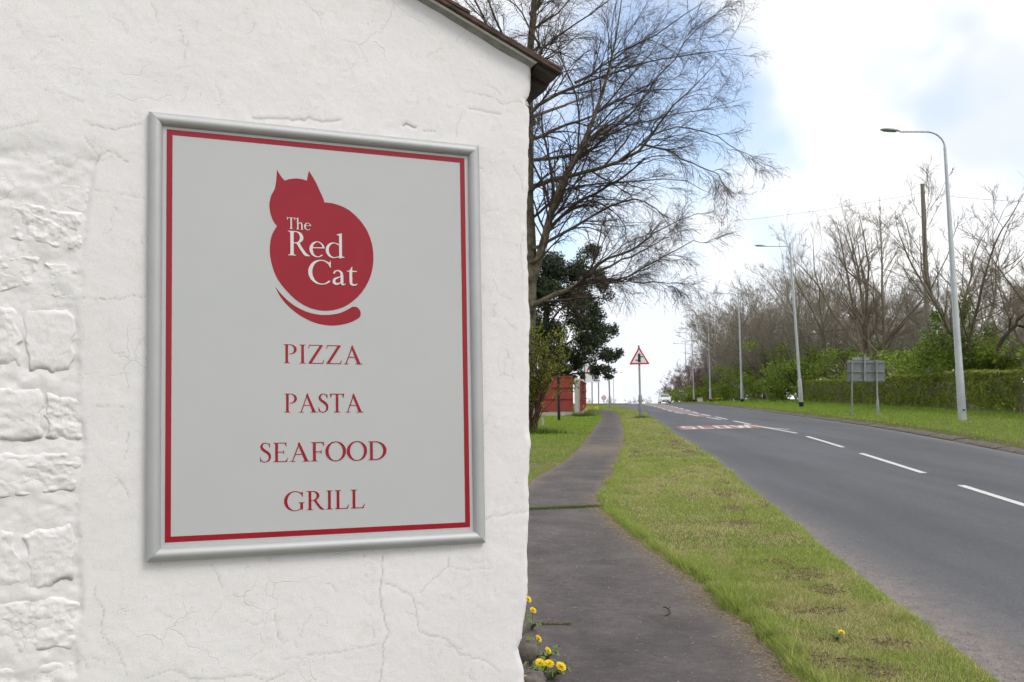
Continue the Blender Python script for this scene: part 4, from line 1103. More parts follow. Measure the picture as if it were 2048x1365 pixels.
LP = np.stack([a for a, _ in lim]); LR = np.stack([b for _, b in lim])
wb = np.cumsum(g.normal(0, .045, LP.shape), 1); LP = LP + wb - wb[:, :1]
RP_, RR_ = kids(tp[None], trd[None], 12, .45, .95, (.6, 1.1), .40, .45, .03, 14, .07, .015, g)
LP = np.concatenate([LP, RP_]); LR = np.concatenate([LR, np.linspace(1, .15, 14)[None] * RR_[:, :1]])
k2 = kids(LP, LR, 13, .12, 1.0, (.25, .8), .31, .55, .008, 9, .14, .0, g, .1, .8)
k2s = kids(st2[None], st2r[None], 20, .15, 1.0, (.25, .75), .32, .5, .008, 9, .13, .012, g, .15, .9)
k2 = (np.concatenate([k2[0], k2s[0]]), np.concatenate([k2[1], k2s[1]]))
k3 = kids(k2[0], k2[1], 8, .10, 1.0, (.25, .85), .60, .6, .0045, 8, .20, -.07, g, .0, .6)
k4 = kids(k3[0], k3[1], 5, .10, 1.0, (.3, 1.0), .62, .7, .0038, 6, .24, -.20, g, -.15, .35)
k4b = kids(k2[0], k2[1], 4, .6, 1.0, (.2, .7), .8, .5, .0042, 7, .15, -.20, g, -.2, .6)
V, Fc = tubes([(LP, LR)], [7]); mesh_np('limbs', V - bl_, Fc, BARK_BIRCH, birch, True)
V, Fc = tubes([k2, k3, k4, k4b], [4, 3, 3, 3]); tag(mesh_np('twigs', V - bl_, Fc, BARK_TWIG, birch, True), kind='stuff')

# ------------------------------------------------------------------ generic bare trees
def bare_tree(seed, H_, r, style):
    g = np.random.default_rng(seed)
    if style == 'vase':
        th = H_ * g.uniform(.14, .2)
        T0 = growB(np.zeros((1, 3)), np.array([[g.uniform(-.05, .05), 0, 1.0]]), np.array([th]), np.array([r]), np.array([r * .85]), 5, .04, .0, g)
        B = 6; a = np.arange(B) * 2.4 + g.uniform(0, 6); sp = g.uniform(.12, .50, B)
        d = np.stack([np.cos(a) * sp, np.sin(a) * sp, np.ones(B)], -1)
        S0 = growB(np.repeat(T0[0][:, -1], B, 0) - np.array([0, 0, .1]), d, H_ * g.uniform(.6, .86, B), np.full(B, r * .50), np.full(B, .010), 16, .10, .03, g)
        k1 = kids(*S0, 11, .10, .97, (.35, .95), .38, .5, .012, 9, .13, .04, g, .3)
        k2 = kids(*k1, 7, .15, 1, (.3, .8), .42, .6, .007, 6, .12, .03, g, .3)
        k3 = kids(*k2, 5, .2, 1, (.3, .8), .5, .7, .0055, 4, .14, .01, g, .1, .3)
        return (T0, S0), (k1, k2, k3), [10, 7, 5, 4, 3]
    if style == 'pole':                          # one or two leaders with short side branches
        T0 = growB(np.zeros((1, 3)), np.array([[g.uniform(-.06, .06), 0, 1.0]]), np.array([H_]), np.array([r]), np.array([.02]), 16, .03, .01, g)
        k1 = kids(*T0, 34, .18, .97, (.5, 1.0), .30, .42, .014, 9, .09, .06, g, .3)
        k2 = kids(*k1, 7, .15, 1, (.3, .8), .42, .6, .007, 6, .12, .03, g, .3)
        k3 = kids(*k2, 5, .2, 1, (.3, .8), .5, .7, .0055, 4, .14, .01, g, .1, .3)
        return (T0,), (k1, k2, k3), [10, 6, 4, 3]
    B = 11; a = np.arange(B) * 2.4; sp = g.uniform(.1, .75, B)   # thicket: many stems from the base, dense fine twigs
    d = np.stack([np.cos(a) * sp, np.sin(a) * sp, np.ones(B)], -1)
    S0 = growB(g.normal(0, .3, (B, 3)) * np.array([1, 1, 0]), d, H_ * g.uniform(.6, 1.05, B), np.full(B, r), np.full(B, .012), 12, .08, .005, g)
    k1 = kids(*S0, 12, .15, .98, (.3, .9), .36, .5, .012, 8, .11, .02, g, .2)
    k2 = kids(*k1, 8, .12, 1, (.3, .9), .45, .6, .009, 5, .14, .01, g, .1)
    k3 = kids(*k2, 4, .15, 1, (.3, .9), .65, .7, .010, 4, .16, -.02, g, 0, .3)
    return (S0,), (k1, k2, k3), [6, 5, 4, 3]
_cache = {}
def put_tree(name, label, cat, seed, H_, r, style, s, D, barkT, barkC, rz=0.0, sc=(1, 1, 1), group=None, ivy=0):
    key = (seed, H_, r, style, barkC.name)
    t = empty(name, tuple(P3(s, D, -0.05)), rz); t.scale = sc
    tag(t, label, cat, group)
    if key not in _cache:
        A, C_, sd_ = bare_tree(seed, H_, r, style)
        V, Fc = tubes(A, sd_[:len(A)]); o1 = mesh_np('trunk', V, Fc, barkT, t, True)
        V, Fc = tubes(C_, sd_[len(A):]); o2 = mesh_np('crown', V, Fc, barkC, t, True); o2['kind'] = 'stuff'
        _cache[key] = (o1.data, o2.data)
    else:
        link('trunk', _cache[key][0], None, t); o2 = link('crown', _cache[key][1], None, t); o2['kind'] = 'stuff'
    return t
def leaf_part(name, parent, blobs, N, size, seed, c1, c2, mat=LEAF, inner=.5, dark=.35):
    g = np.random.default_rng(seed)
    V, Fc, cc = leaves(shell_points(blobs, N, g, inner), size, g, c1, c2, dark)
    o = mesh_np(name, V, Fc, mat, parent, False, cc); o['kind'] = 'stuff'; return o
def sx(px, D): return (px - CX) / F * D - SH * D        # s of a photo column at depth D
GRN1, GRN2 = (0.11, 0.175, 0.023), (0.21, 0.28, 0.045)
# ivy-clad tree by the near lamp post
t = put_tree('bare_roadside_tree', 'leafless tree with green leafy growth round its lower trunk, behind the nearest lamp post', 'tree', 41, 10.4, .19, 'vase', sx(1925, 43), 43, BARK_GREY, BARK_GREY, .4, (1.12, 1.0, 1.0))
leaf_part('leafy_growth', t, [((0, 0, 2.4), (1.0, .9, 1.9)), ((-1.2, .2, 3.0), (.9, .7, 1.0)), ((-2.0, 0, 2.3), (.8, .6, 1.0)), ((1.2, 0, 2.5), (1.0, .7, 1.1)), ((2.2, .1, 2.1), (.8, .6, .8)), ((.3, 0, 4.7), (.45, .4, .8)), ((-1.4, 0, 4.2), (.4, .35, .5)), ((1.6, 0, 3.6), (.5, .4, .6))], 8200, .062, 4, GRN1, GRN2, inner=.2)
t = put_tree('bare_roadside_tree', 'leafless tree spreading beyond the right edge of the picture, with a bent broken bough', 'tree', 22, 8.2, .15, 'vase', sx(2080, 38), 38, BARK_GREY, BARK_GREY, 1.9, (1.15, 1, .95))
bo = MB().tube([at(2050, 628, 38) - np.array(t.location), at(2034, 642, 38) - np.array(t.location), at(2032, 652, 38) - np.array(t.location), at(2018, 664, 38) - np.array(t.location), at(2006, 678, 38) - np.array(t.location), at(1994, 700, 38) - np.array(t.location)], [.05, .055, .065, .07, .08, .09], 7)
bo.tube([at(2018, 664, 38) - np.array(t.location), at(2021, 636, 38) - np.array(t.location)], [.05, .035], 6)
bo.tube([at(2034, 651, 38) - np.array(t.location), at(2052, 655, 38) - np.array(t.location), at(2100, 690, 38) - np.array(t.location)], [.055, .06, .09], 6)
bob = bo.build('broken_bough', BARK_DARK, t, True)
bob.rotation_euler = (0, 0, 0); bob.matrix_parent_inverse = (Matrix.Rotation(1.9, 4, 'Z') @ Matrix.Diagonal((1.15, 1, .95, 1))).inverted()
put_tree('bare_roadside_tree', 'leafless tree with a stout forked trunk rising behind the grey sign back', 'tree', 23, 13.0, .30, 'vase', sx(1733, 62), 62, BARK_GREY, BARK_GREY, .9)
put_tree('bare_roadside_tree', 'slim leafless tree with a tall single leader left of the telegraph pole', 'tree', 24, 13.2, .17, 'pole', sx(1722, 66), 66, BARK_GREY, BARK_GREY)
put_tree('bare_roadside_tree', 'slim leafless tree between the telegraph pole and the stout forked tree', 'tree', 25, 12.0, .16, 'pole', sx(1768, 59), 59, BARK_GREY, BARK_GREY, 2.0)
put_tree('bare_roadside_tree', 'leafless wide crowned tree just right of the second lamp post', 'tree', 26, 13.6, .22, 'vase', sx(1657, 73), 73, BARK_GREY, BARK_BRN, 2.4)
put_tree('bare_roadside_tree', 'leafless tree whose crown stands behind the second lamp post arm', 'tree', 27, 14.5, .2, 'vase', sx(1618, 82), 82, BARK_GREY, BARK_BRN, .2)
# dense brown thicket trees running away along the verge
thick = [(15.4, 92, 12.8, 33, 'broad brown twiggy tree rising highest between the second and third lamp posts'), (14.8, 102, 13.4, 31, 'brown twiggy tree leaning towards the road by the third lamp post'), (14.8, 114, 13.8, 32, 'brown twiggy tree between the third and fourth lamp posts'), (14.9, 126, 12.6, 31, 'brown twiggy tree between the fourth lamp post and the far pair'), (16.5, 78, 10.5, 31, 'first brown twiggy tree of the roadside thicket, above the hedge end'), (17.5, 88, 12.4, 32, 'tall brown twiggy tree behind the second lamp post'), (15.6, 97, 12.0, 33, 'dense brown twiggy tree behind the third lamp post'),
         (16.0, 108, 13.8, 31, 'dense rounded brown twiggy tree left of the third lamp post'), (15.4, 120, 13.2, 32, 'brown twiggy tree by the fourth lamp post'), (15.4, 132, 11.6, 33, 'brown twiggy tree left of the fourth lamp post'),
         (19.5, 74, 10.0, 32, 'brown twiggy tree in the back row, right of the second lamp post'), (20.5, 62, 9.0, 33, 'brown twiggy tree in the back row behind the wide crowned tree'), (21.0, 50, 8.0, 31, 'brown twiggy tree in the back row behind the grey sign back'), (22, 42, 7.5, 32, 'brown twiggy tree low behind the telegraph pole')]
for i, (s, D, h, sd_, lab) in enumerate(thick):
    put_tree('bare_thicket_tree', lab, 'tree', sd_, 11.0, .07, 'thick', s, D, BARK_BRN, BARK_BRN, i * 1.3, (h / 11 * .95, h / 11 * .95, h / 11), 'bare trees of the roadside thicket')
red_ = [(14.6, 136, 9.6, 'tallest reddish twiggy tree, right of the pair of far lamp posts'), (13.0, 150, 7.4, 'reddish twiggy tree between the far lamp posts and the name plate'), (12.6, 163, 6.6, 'reddish twiggy tree left of the white street name plate'), (10.4, 196, 5.2, 'lowest reddish twiggy tree at the brow above the white car'), (14.2, 144, 8.2, 'reddish twiggy tree behind the pair of far lamp posts'), (13.6, 156, 7.6, 'reddish twiggy tree above the white street name plate'), (12.0, 170, 6.6, 'reddish twiggy tree just right of the white car'), (11.2, 180, 6.0, 'low reddish twiggy tree at the brow, behind the white car')]
for i, (s, D, h, lab) in enumerate(red_):
    put_tree('bare_thicket_tree', lab, 'tree', 34, 8.0, .06, 'thick', s, D, BARK_RED, BARK_RED, i * 1.7, (h / 8,) * 3, 'reddish bare trees near the brow')
for i, (px, D, h, lab) in enumerate([(1262, 330, 5, 'tiny bare tree on the skyline left of the warning sign post'), (1216, 300, 4.6, 'faint bare tree on the skyline under the leaning direction sign'), (1293, 260, 3.6, 'small round bare tree on the skyline left of the white car'), (1172, 300, 4.2, 'faint bare tree on the skyline beside the fence')]):
    put_tree('skyline_tree', lab, 'tree', 32, 11.0, .07, 'thick', sx(px, D), D, BARK_BRN, BARK_BRN, i * 2.1, (h / 11,) * 3, 'distant trees on the skyline')
# spring green hawthorn bushes under the thicket
def bush(name, label, s, D, h, w, seed, c1, c2, N=3800, size=.085):
    t = empty(name, tuple(P3(s, D, -.05)), 0.0); tag(t, label, 'bush', 'green bushes along the far verge')
    g = np.random.default_rng(seed)
    bl = [((g.normal(0, w * .32), g.normal(0, w * .3), h * g.uniform(.22, .85)), (w * g.uniform(.16, .3), w * g.uniform(.16, .3), h * g.uniform(.09, .17))) for _ in range(19)]
    bl += [((g.uniform(-.45, .45) * w, -w * .2, h * .17), (w * .2, w * .2, h * .16)) for _ in range(4)]
    leaf_part('foliage', t, bl, int(N * 1.35), size * 1.15, seed + 1, c1, c2, inner=.3, dark=.4)
    B = 8; d = np.stack([g.normal(0, .45, B), g.normal(0, .45, B), np.ones(B)], -1)
    S0 = growB(g.normal(0, .25, (B, 3)) * np.array([1, 1, 0]), d, np.full(B, h) * g.uniform(.7, 1.1, B), np.full(B, .05), np.full(B, .01), 8, .12, .0, g)
    k1 = kids(*S0, 9, .2, 1, (.4, 1.0), .35, .5, .010, 6, .12, .0, g)
    k2 = kids(*k1, 3, .2, 1, (.4, 1.0), .4, .6, .008, 4, .12, .0, g)
    V, Fc = tubes([S0, k1, k2], [5, 4, 3]); mesh_np('stems', V, Fc, BARK_DARK, t, True)
    return t
back = [(23 + 3.0 * (i % 3), 36 + 6.5 * i, (8.5 + 1.0 * ((i * 7) % 4)) * (.5 if i < 5 else 1.0), 31 + i % 3) for i in range(13)]
for i, (s, D, h, sd_) in enumerate(back):
    put_tree('bare_thicket_tree', 'brown twiggy tree of the rearmost row behind the hedge, number %s from the right edge' % ['one', 'two', 'three', 'four', 'five', 'six', 'seven', 'eight', 'nine', 'ten', 'eleven', 'twelve', 'thirteen'][i], 'tree', sd_, 11.0, .07, 'thick', s, D, BARK_BRN, BARK_BRN, i * 2.3 + 1, (h / 11 * 1.1, h / 11 * 1.1, h / 11), 'rearmost row of the thicket')
bs = [(15.2, 74, 5.2, 4.6, 'bright green bush at the far end of the clipped hedge'), (14.9, 82, 4.6, 4.2, 'leafy green bush just left of the second lamp post foot'), (15.6, 88, 6.4, 5.2, 'tall leafy green bush left of the second lamp post'), (14.6, 96, 4.6, 4.4, 'low leafy green bush by the third lamp post'),
      (15.0, 104, 5.6, 5.0, 'leafy green bush behind the third lamp post'), (14.4, 114, 4.8, 4.6, 'leafy green bush left of the third lamp post'), (14.8, 126, 4.4, 4.6, 'small leafy green bush near the fourth lamp post'),
      (17.6, 66, 4.8, 4.4, 'green bush behind the hedge right of the second lamp post'), (17.2, 44, 3.6, 3.8, 'green bush behind the hedge below the telegraph pole'), (17.5, 52, 3.4, 4.4, 'green bush behind the hedge, right of the grey sign back'), (18.5, 34, 3.4, 4.0, 'green bush behind the hedge at the right edge of the picture'), (18.2, 58, 3.6, 4.6, 'green bush behind the hedge, left of the grey sign back')]
bs += [(14.6, 134, 3.4, 4.2, 'low green bush right of the cream cabinet'), (14.4, 141, 3.0, 4.2, 'low bush at the foot of the far pair of lamp posts'), (13.9, 149, 2.8, 4.4, 'low bush right of the street name plate'), (13.3, 157, 2.8, 4.4, 'low bush behind the street name plate'), (12.7, 166, 2.6, 4.4, 'low bush between the street name plate and the white car'), (12.0, 176, 2.6, 4.6, 'low bush nearest to the white car')]
for i, (s, D, h, w, lab) in enumerate(bs):
    v = i % 3
    bush('hawthorn_bush', lab, s, D, h, w, 300 + 7 * i, (.13 + .015 * v, .205 + .01 * v, .026), (.26, .34, .055), (3600 if D > 60 else 3000) if D < 130 else 1800, .085 if D < 130 else .11)
# ------------------------------------------------------------------ clipped hedge
g = np.random.default_rng(77)
hedge = empty('clipped_hedge', tuple(P3(14.5, 32)))
tag(hedge, 'long clipped green hedge with brown woody patches running along the far verge', 'hedge')
hl = np.array(hedge.location)
def hedge_pts(N):
    D = 21 + 51 * g.uniform(0, 1, N) ** 1.15; top = g.uniform(0, 1, N) < .33
    ht = 1.60 + (fbm(D * .35, D * 0, 3, 401) - .5) * .28 + 0.10 * sstep(40, 30, D)
    h = np.where(top, ht - np.abs(g.normal(0, .05, N)), ht * g.uniform(0.06, 1, N) ** .8)
    dep = np.where(top, g.uniform(0, 1.1, N), np.abs(g.normal(0, .07, N)) + (fbm(D * 1.6, h * 2.2, 3, 402) - .42) * .35)
    s = 14.35 + dep + np.where(h < .35, .05, 0)
    return D, s, h, top
D, s, h, top = hedge_pts(62000)
woody = sstep(.50, .66, fbm(D * .55, h * .8 + 3, 3, 403)) * np.where(h > 1.3, .35, 1)
woody = np.clip(woody + .55 * sstep(37, 31, D) * sstep(.40, .56, fbm(D * 1.1, h * 1.4, 3, 404)), 0, 1)
keep = g.uniform(0, 1, len(D)) > woody * .8
D, s, h, top = D[keep], s[keep], h[keep], top[keep]
C = np.stack([s + SH * D, D, gz(s, D, False) + h], -1) - hl
V, Fc, cc = leaves(C, .068, g, (.16, .22, .036), (.30, .35, .066), .4)
yel = np.repeat(np.where(top | (h > 1.35), g.uniform(.3, 1, len(D)), 0), 4)[:, None]
cc = cc * (1 - .45 * yel) + np.array([.27, .29, .055]) * .45 * yel
tag(mesh_np('foliage', V, Fc, LEAF, hedge, False, cc), kind='stuff')
N = 1200
D = 21 + 51 * g.uniform(0, 1, N); s = 14.5 + g.uniform(0, .5, N)
B = np.stack([s + SH * D, D, gz(s, D, False)], -1) - hl
S0 = growB(B, np.stack([g.normal(0, .2, N), g.normal(0, .2, N), np.ones(N)], -1), g.uniform(1.1, 1.62, N), np.full(N, .012), np.full(N, .007), 5, .12, .0, g)
k1 = kids(*S0, 5, .25, 1, (.4, 1.2), .30, .6, .006, 4, .15, 0, g)
V, Fc = tubes([S0, k1], [4, 3]); tag(mesh_np('woody_stems', V, Fc, BARK_BRN, hedge, True), kind='stuff')

# ------------------------------------------------------------------ dark evergreen, shrub by the building
g = np.random.default_rng(91)
DE = 50.0
ev = empty('evergreen_tree', tuple(P3(sx(1085, DE), DE))); el = np.array(ev.location)
tag(ev, 'dark dense evergreen tree overhanging the red fence', 'tree')
eb = [(1105, 520, 36, 30), (1150, 540, 40, 34), (1185, 510, 26, 24), (1200, 560, 22, 26), (1095, 590, 40, 40), (1145, 605, 40, 36), (1190, 615, 26, 30), (1170, 650, 34, 26), (1120, 660, 40, 34), (1205, 665, 26, 24), (1228, 662, 13, 16),
      (1180, 700, 30, 22), (1215, 712, 26, 18), (1236, 708, 12, 14), (1150, 712, 22, 22), (1090, 712, 40, 34), (1210, 738, 18, 14), (1190, 742, 16, 18), (1218, 752, 10, 9), (1130, 740, 22, 20), (1165, 752, 10, 10), (1060, 560, 40, 60), (1060, 660, 40, 60), (1120, 555, 40, 40), (1130, 700, 30, 26), (1150, 735, 22, 16), (1108, 742, 28, 18), (1140, 758, 16, 8), (1165, 590, 34, 30), (1190, 680, 30, 26)]
blobs = []
for (x, y, rx, ry) in eb:
    for q in range(7):
        jx, jy = g.normal(0, .38, 2); dd = DE + g.normal(0, 1.1)
        c = at(x + jx * rx, y + jy * ry, dd) - el; r1 = rx * .60 * DE / F; r2 = ry * .60 * DE / F
        blobs.append((tuple(c), (r1, (r1 + r2) * .6, r2)))
V, Fc, cc = leaves(shell_points(blobs, 64000, g, .05), .065, g, (.022, .034, .016), (.05, .068, .03), .45, .5)
tag(mesh_np('crown', V, Fc, LEAFD, ev, False, cc), kind='stuff')
ebr = MB().tube([(0, 0, -.1), (.1, 0, 2.5), (.2, .1, 5), (.5, 0, 8.2)], [.28, .24, .18, .06], 9)
for (x, y) in ((1185, 700), (1205, 660), (1190, 560), (1120, 540), (1225, 712), (1200, 745), (1120, 660), (1150, 600)):
    e_ = at(x, y, DE + g.normal(0, .5)) - el; b0 = np.array([.15, 0, max(1.5, e_[2] - 1.6)])
    ebr.tube([b0, (b0 + e_) / 2 + np.array([0, 0, .3]), e_], [.08, .05, .02], 6)
ebr.build('trunk', BARK_DARK, ev, True)

shr = empty('twiggy_shrub', tuple(P3(-2.86, 28))); sl0 = np.array(shr.location)
tag(shr, 'tall twiggy shrub with fresh yellow green leaves on the lawn beside the white wall', 'shrub')
g = np.random.default_rng(17)
B = 64; bx = g.uniform(-.7, .75, B); d = np.stack([bx * .35 + g.normal(0, .16, B), g.normal(0, .16, B), np.ones(B)], -1)
S0 = growB(np.stack([bx * .5, g.normal(0, .25, B), np.zeros(B)], -1), d, g.uniform(1.9, 3.3, B), np.full(B, .022), np.full(B, .006), 10, .07, .0, g)
k1 = kids(*S0, 9, .3, 1, (.25, .8), .32, .55, .005, 6, .10, .05, g, .4)
k2 = kids(*k1, 4, .3, 1, (.3, .8), .4, .6, .004, 4, .12, .04, g, .2)
V, Fc = tubes([S0, k1, k2], [5, 4, 3]); mesh_np('stems', V, Fc, m_bark('shrub_bark', (.06, .035, .022), (.12, .075, .05)), shr, True)
P_ = np.concatenate([k1[0][:, 2:].reshape(-1, 3), k2[0].reshape(-1, 3)]); P_ = P_[P_[:, 2] > .75]
P_ = P_[g.choice(len(P_), min(len(P_), 11000), replace=False)] + g.normal(0, .025, (min(len(P_), 11000), 3))
V, Fc, cc = leaves(P_, .034, g, (.15, .195, .03), (.28, .31, .055), .35)
tag(mesh_np('leaves', V, Fc, LEAF, shr, False, cc), kind='stuff')

# ------------------------------------------------------------------ lamp posts, poles, signs
def lamp(kind):
    t = empty('street_lamp')
    H_ = 10.0
    MB().tube([(0, 0, -.2), (0, 0, 1.55), (0, 0, 1.62), (0, 0, 1.75)], [.135, .128, .124, .098], 16).build('base_section', GALV, t, True)
    if kind == 'swan':
        MB().tube([(0, 0, 1.60), (0, 0, 1.75), (0, 0, 5.5), (0, 0, H_ - 0.75)], [.126, .118, .085, .045], 14).build('column', GALV, t, True)
        pts = [(0, 0, H_ - .75)] + [(-.62 + .62 * math.cos(a), 0, H_ - .75 + .55 * math.sin(a)) for a in np.linspace(.15, PI / 2, 8)] + [(-1.5, 0, H_ - .17)]
        MB().tube(pts, .032, 10).build('arm', GALV, t, True)
        hx, hz_ = -1.5, H_ - .15
    else:
        MB().tube([(0, 0, 1.74), (0, 0, H_ - .05), (0, 0, H_ + .08)], [.09, .062, .06], 14).build('column', GALV, t, True)
        MB().tube([(.05, 0, H_ - .15), (-.7, 0, H_ - .10), (-1.55, 0, H_ - .06)], .028, 8).build('arm', GALV, t, True)
        hx, hz_ = -1.5, H_ - .05
    # lantern: flattened tapering shell, with a shallow lens below
    V, Fc = [], []
    n = 12
    prof_ = [(0.0, .035, .03), (-.08, .075, .05), (-.25, .12, .075), (-.45, .125, .07), (-.60, .09, .045), (-.66, .03, .015)]
    for (x, w, h_) in prof_:
        for k in range(n):
            a = 2 * PI * k / n; zz = math.sin(a)
            V.append((hx + x, w * math.cos(a), hz_ + h_ * zz * (1.0 if zz > 0 else .45) + (-x) * .10))
    for i in range(len(prof_) - 1):
        for k in range(n): Fc.append((i * n + k, i * n + (k + 1) % n, (i + 1) * n + (k + 1) % n, (i + 1) * n + k))
    Fc += [tuple(reversed(range(n))), tuple(range(len(V) - n, len(V)))]
    ln = mk('lantern', V, Fc, LAMPG, t, True)
    V = [(hx + x, w * .8 * s_, hz_ - .036 + (-x) * .10) for x, w in ((-.12, .08), (-.25, .11), (-.45, .115), (-.56, .09)) for s_ in (-1, 1)]
    mk('lens', V, [(0, 1, 3, 2), (2, 3, 5, 4), (4, 5, 7, 6)], LENS, ln)
    MB().box((0, -.131, .75), (.10, .012, .5)).build('access_door', GALV, t)
    if kind != 'swan':
        MB().tube([(0, 0, -.1), (0, 0, .32)], [.1395, .1375], 16).build('black_base_band', BLACKP, t, True)
    else:
        MB().box((0, -.135, .34), (.09, .008, .05)).build('number_plate', BLACKP, t)
    return t
LAMPS = [('swan', 1920, 850, 31.0, 1.0, 1.3, 'nearest street lamp with a curved swan neck, in front of the hedge'), ('bar', 1600, 817, 56.4, 1.0, 2.3, 'second street lamp with a straight arm and black base, at the hedge end'),
         ('bar', 1482, 806, 84.0, 1.0, .5, 'third street lamp along the verge, standing before green bushes'), ('bar', 1419, 805, 110, .93, .4, 'fourth street lamp, its column half lost in brown twigs'),
         ('bar', 1386, 806, 133, 1.0, .6, 'right one of the two far street lamps before the thicket'), ('bar', 1372, 807, 157, 1.0, .5, 'left one of the two far street lamps before the thicket')]
proto = {}
for kind, px, py, D, k, tilt, lab in LAMPS:
    if kind not in proto: proto[kind] = lamp(kind); t = proto[kind]
    else: t = copy_tree(proto[kind])
    t.location = P3(sx(px, D), D); t.scale = (1, 1, k); t.rotation_euler = (0, -R_(tilt), 0)
    tag(t, lab, 'street lamp', 'street lamps along the far verge')
# lamp column and thin posts beyond the side road on the left
def thin_post(name, label, cat, px, D, h, r, mat, tilt=0.0, group=None):
    t = empty(name, tuple(P3(sx(px, D), D))); t.rotation_euler = (0, -R_(tilt), 0); tag(t, label, cat, group)
    MB().tube([(0, 0, -.2), (0, 0, .9), (0, 0, .95), (0, 0, h)], [r * 1.35, r * 1.35, r, r], 10).build('column', mat, t, True)
    return t
t = thin_post('grey_post', 'thin dark grey post under the evergreen, beside the bend of the path', 'post', 1218, 62, 3.4, .055, GALVD, .8)
MB().box((0, 0, 3.3), (.30, .05, .22)).build('cap_plate', GALVD, t)
t = thin_post('grey_post', 'thin pale post rising from behind the red fence corner', 'post', 1169, 63, 3.6, .05, GALVD, .2)
MB().box((0, 0, 3.5), (.28, .05, .2)).build('cap_plate', GALVD, t)
t = copy_tree(proto['bar']); t.location = P3(sx(1226, 215), 215); t.rotation_euler = (0, 0, PI); t.scale = (1, 1, .8)
tag(t, 'faint far street lamp beyond the brow, left of the road', 'street lamp')
# white direction board on two posts, seen half behind the evergreen
D = 78.0; pc = at(1181, 738, D)
t = empty('direction_sign', tuple(P3(sx(1190, D), D))); tl0 = np.array(t.location)
tag(t, 'tall white direction board on two grey posts, half hidden by the evergreen', 'sign')
def at_l(px, py, dd=0.0): return at(px, py, D + dd) - tl0
MB().add([at_l(1160, 716), at_l(1193, 716), at_l(1201, 765), at_l(1160, 766), at_l(1160, 716, .05), at_l(1193, 716, .05), at_l(1201, 765, .05), at_l(1160, 766, .05)], [(0, 3, 2, 1), (4, 5, 6, 7), (0, 1, 5, 4), (1, 2, 6, 5), (2, 3, 7, 6), (3, 0, 4, 7)]).build('board', SIGNW, t)
ri = MB()
c0 = at_l(1181, 742, -.03)
ri.tube([c0 + np.array([.28 * math.cos(a), 0, .28 * math.sin(a)]) for a in np.linspace(.4, 2 * PI - .4, 18)], .035, 5); ri.build('roundabout_ring', SIGNR, t)
MB().tube([at_l(1180, 736, -.03), at_l(1179.5, 727, -.03)], [.05, .05], 6).build('arrow_stroke', SIGNK, t)
for (x0, x1, y) in ((1184, 1191, 751), (1185, 1196, 756.5), (1187, 1199, 761.5)):
    MB().add([at_l(x0, y - .7, -.02), at_l(x1, y - .7, -.02), at_l(x1, y + .7, -.02), at_l(x0, y + .7, -.02)], [(0, 3, 2, 1)]).build('text_line', SIGNK, t)
for (x, y) in ((1184.5, 808), (1197.5, 808)):
    MB().tube([at_l(x, 818, .1), at_l(x - .8, 730, .1)], .05, 8).build('post', GALVD, t, True)
# small far round sign
D = 118.0
t = empty('round_road_sign', tuple(P3(sx(1207, D), D))); t0 = np.array(t.location)
tag(t, 'tiny round red edged road sign at the brow, left of the road', 'sign')
c0 = at(1207.5, 796, D) - t0
def disc(c, r, y, n=20): return [(c[0] + r * math.cos(2 * PI * k / n), c[1] + y, c[2] + r * math.sin(2 * PI * k / n)) for k in range(n)]
for nm, r, y, mt in (('rim', .30, -.04, SIGNR), ('face', .22, -.06, SIGNW)):
    MB().add(disc(c0, r, y) + disc(c0, r, y + .02), [tuple(range(20)), tuple(range(39, 19, -1))] + [(k, k + 20, (k + 1) % 20 + 20, (k + 1) % 20) for k in range(20)]).build(nm, mt, t)
MB().box((c0[0], c0[1] - .075, c0[2]), (.26, .01, .07)).build('symbol_bar', SIGNK, t)
MB().tube([(0, 0, -.2), (c0[0], c0[1], c0[2] + .35)], .04, 8).build('post', GALVD, t, True)

# staggered junction warning triangle
D = 41.0
t = empty('warning_sign', tuple(P3(sx(1279, D), D))); w0 = np.array(t.location); t.rotation_euler = (0, -R_(.5), 0)
tag(t, 'red edged triangular junction warning sign on a grey post in the verge', 'sign')
MB().tube([(0, 0, -.2), (0, 0, .95), (0, 0, 1.02), (0, 0, 1.06), (0, 0, 3.22)], [.078, .078, .072, .046, .042], 14).build('post', GALVD, t, True)
tz0 = float((at(1275, 729.5, D) - w0)[2])
def tri(r, y, zc, round_=.05):
    c = [(-.455 * r, -.263 * r), (.455 * r, -.263 * r), (0, .525 * r)]; out = []
    for k in range(3):
        p = np.array(c[k]); a = np.array(c[k - 1]); b = np.array(c[(k + 1) % 3])
        pa = p + (a - p) / np.linalg.norm(a - p) * round_; pb = p + (b - p) / np.linalg.norm(b - p) * round_
        out += qcurve(tuple(pa), tuple(p), tuple(pb), 4)
    return out
zc = tz0 + .263
pl3 = lambda y: (lambda x, z: (x, y, zc + z))
MB().prism(tri(1.0, 0, zc), pl3(-.075), pl3(-.065)).build('red_border', SIGNR, t)
MB().prism(tri(.74, 0, zc, .02), pl3(-.079), pl3(-.0752)).build('white_face', SIGNW, t)
MB().prism([(-.06, -.17), (.06, -.17), (.06, .17), (.03, .225), (-.03, .225), (-.06, .17)], pl3(-.083), pl3(-.0792)).build('main_road_bar', SIGNK, t)
MB().prism([(-.165, -.10), (-.06, -.10), (-.06, -.05), (-.165, -.05)], pl3(-.082), pl3(-.0792)).build('side_road_bar', SIGNK, t)
MB().prism([(.06, .045), (.165, .045), (.165, .095), (.06, .095)], pl3(-.082), pl3(-.0792)).build('side_road_bar', SIGNK, t)
for zz in (zc - .14, zc + .12): MB().box((0, -.05, zz), (.30, .03, .04)).build('clip_bracket', GALVD, t)

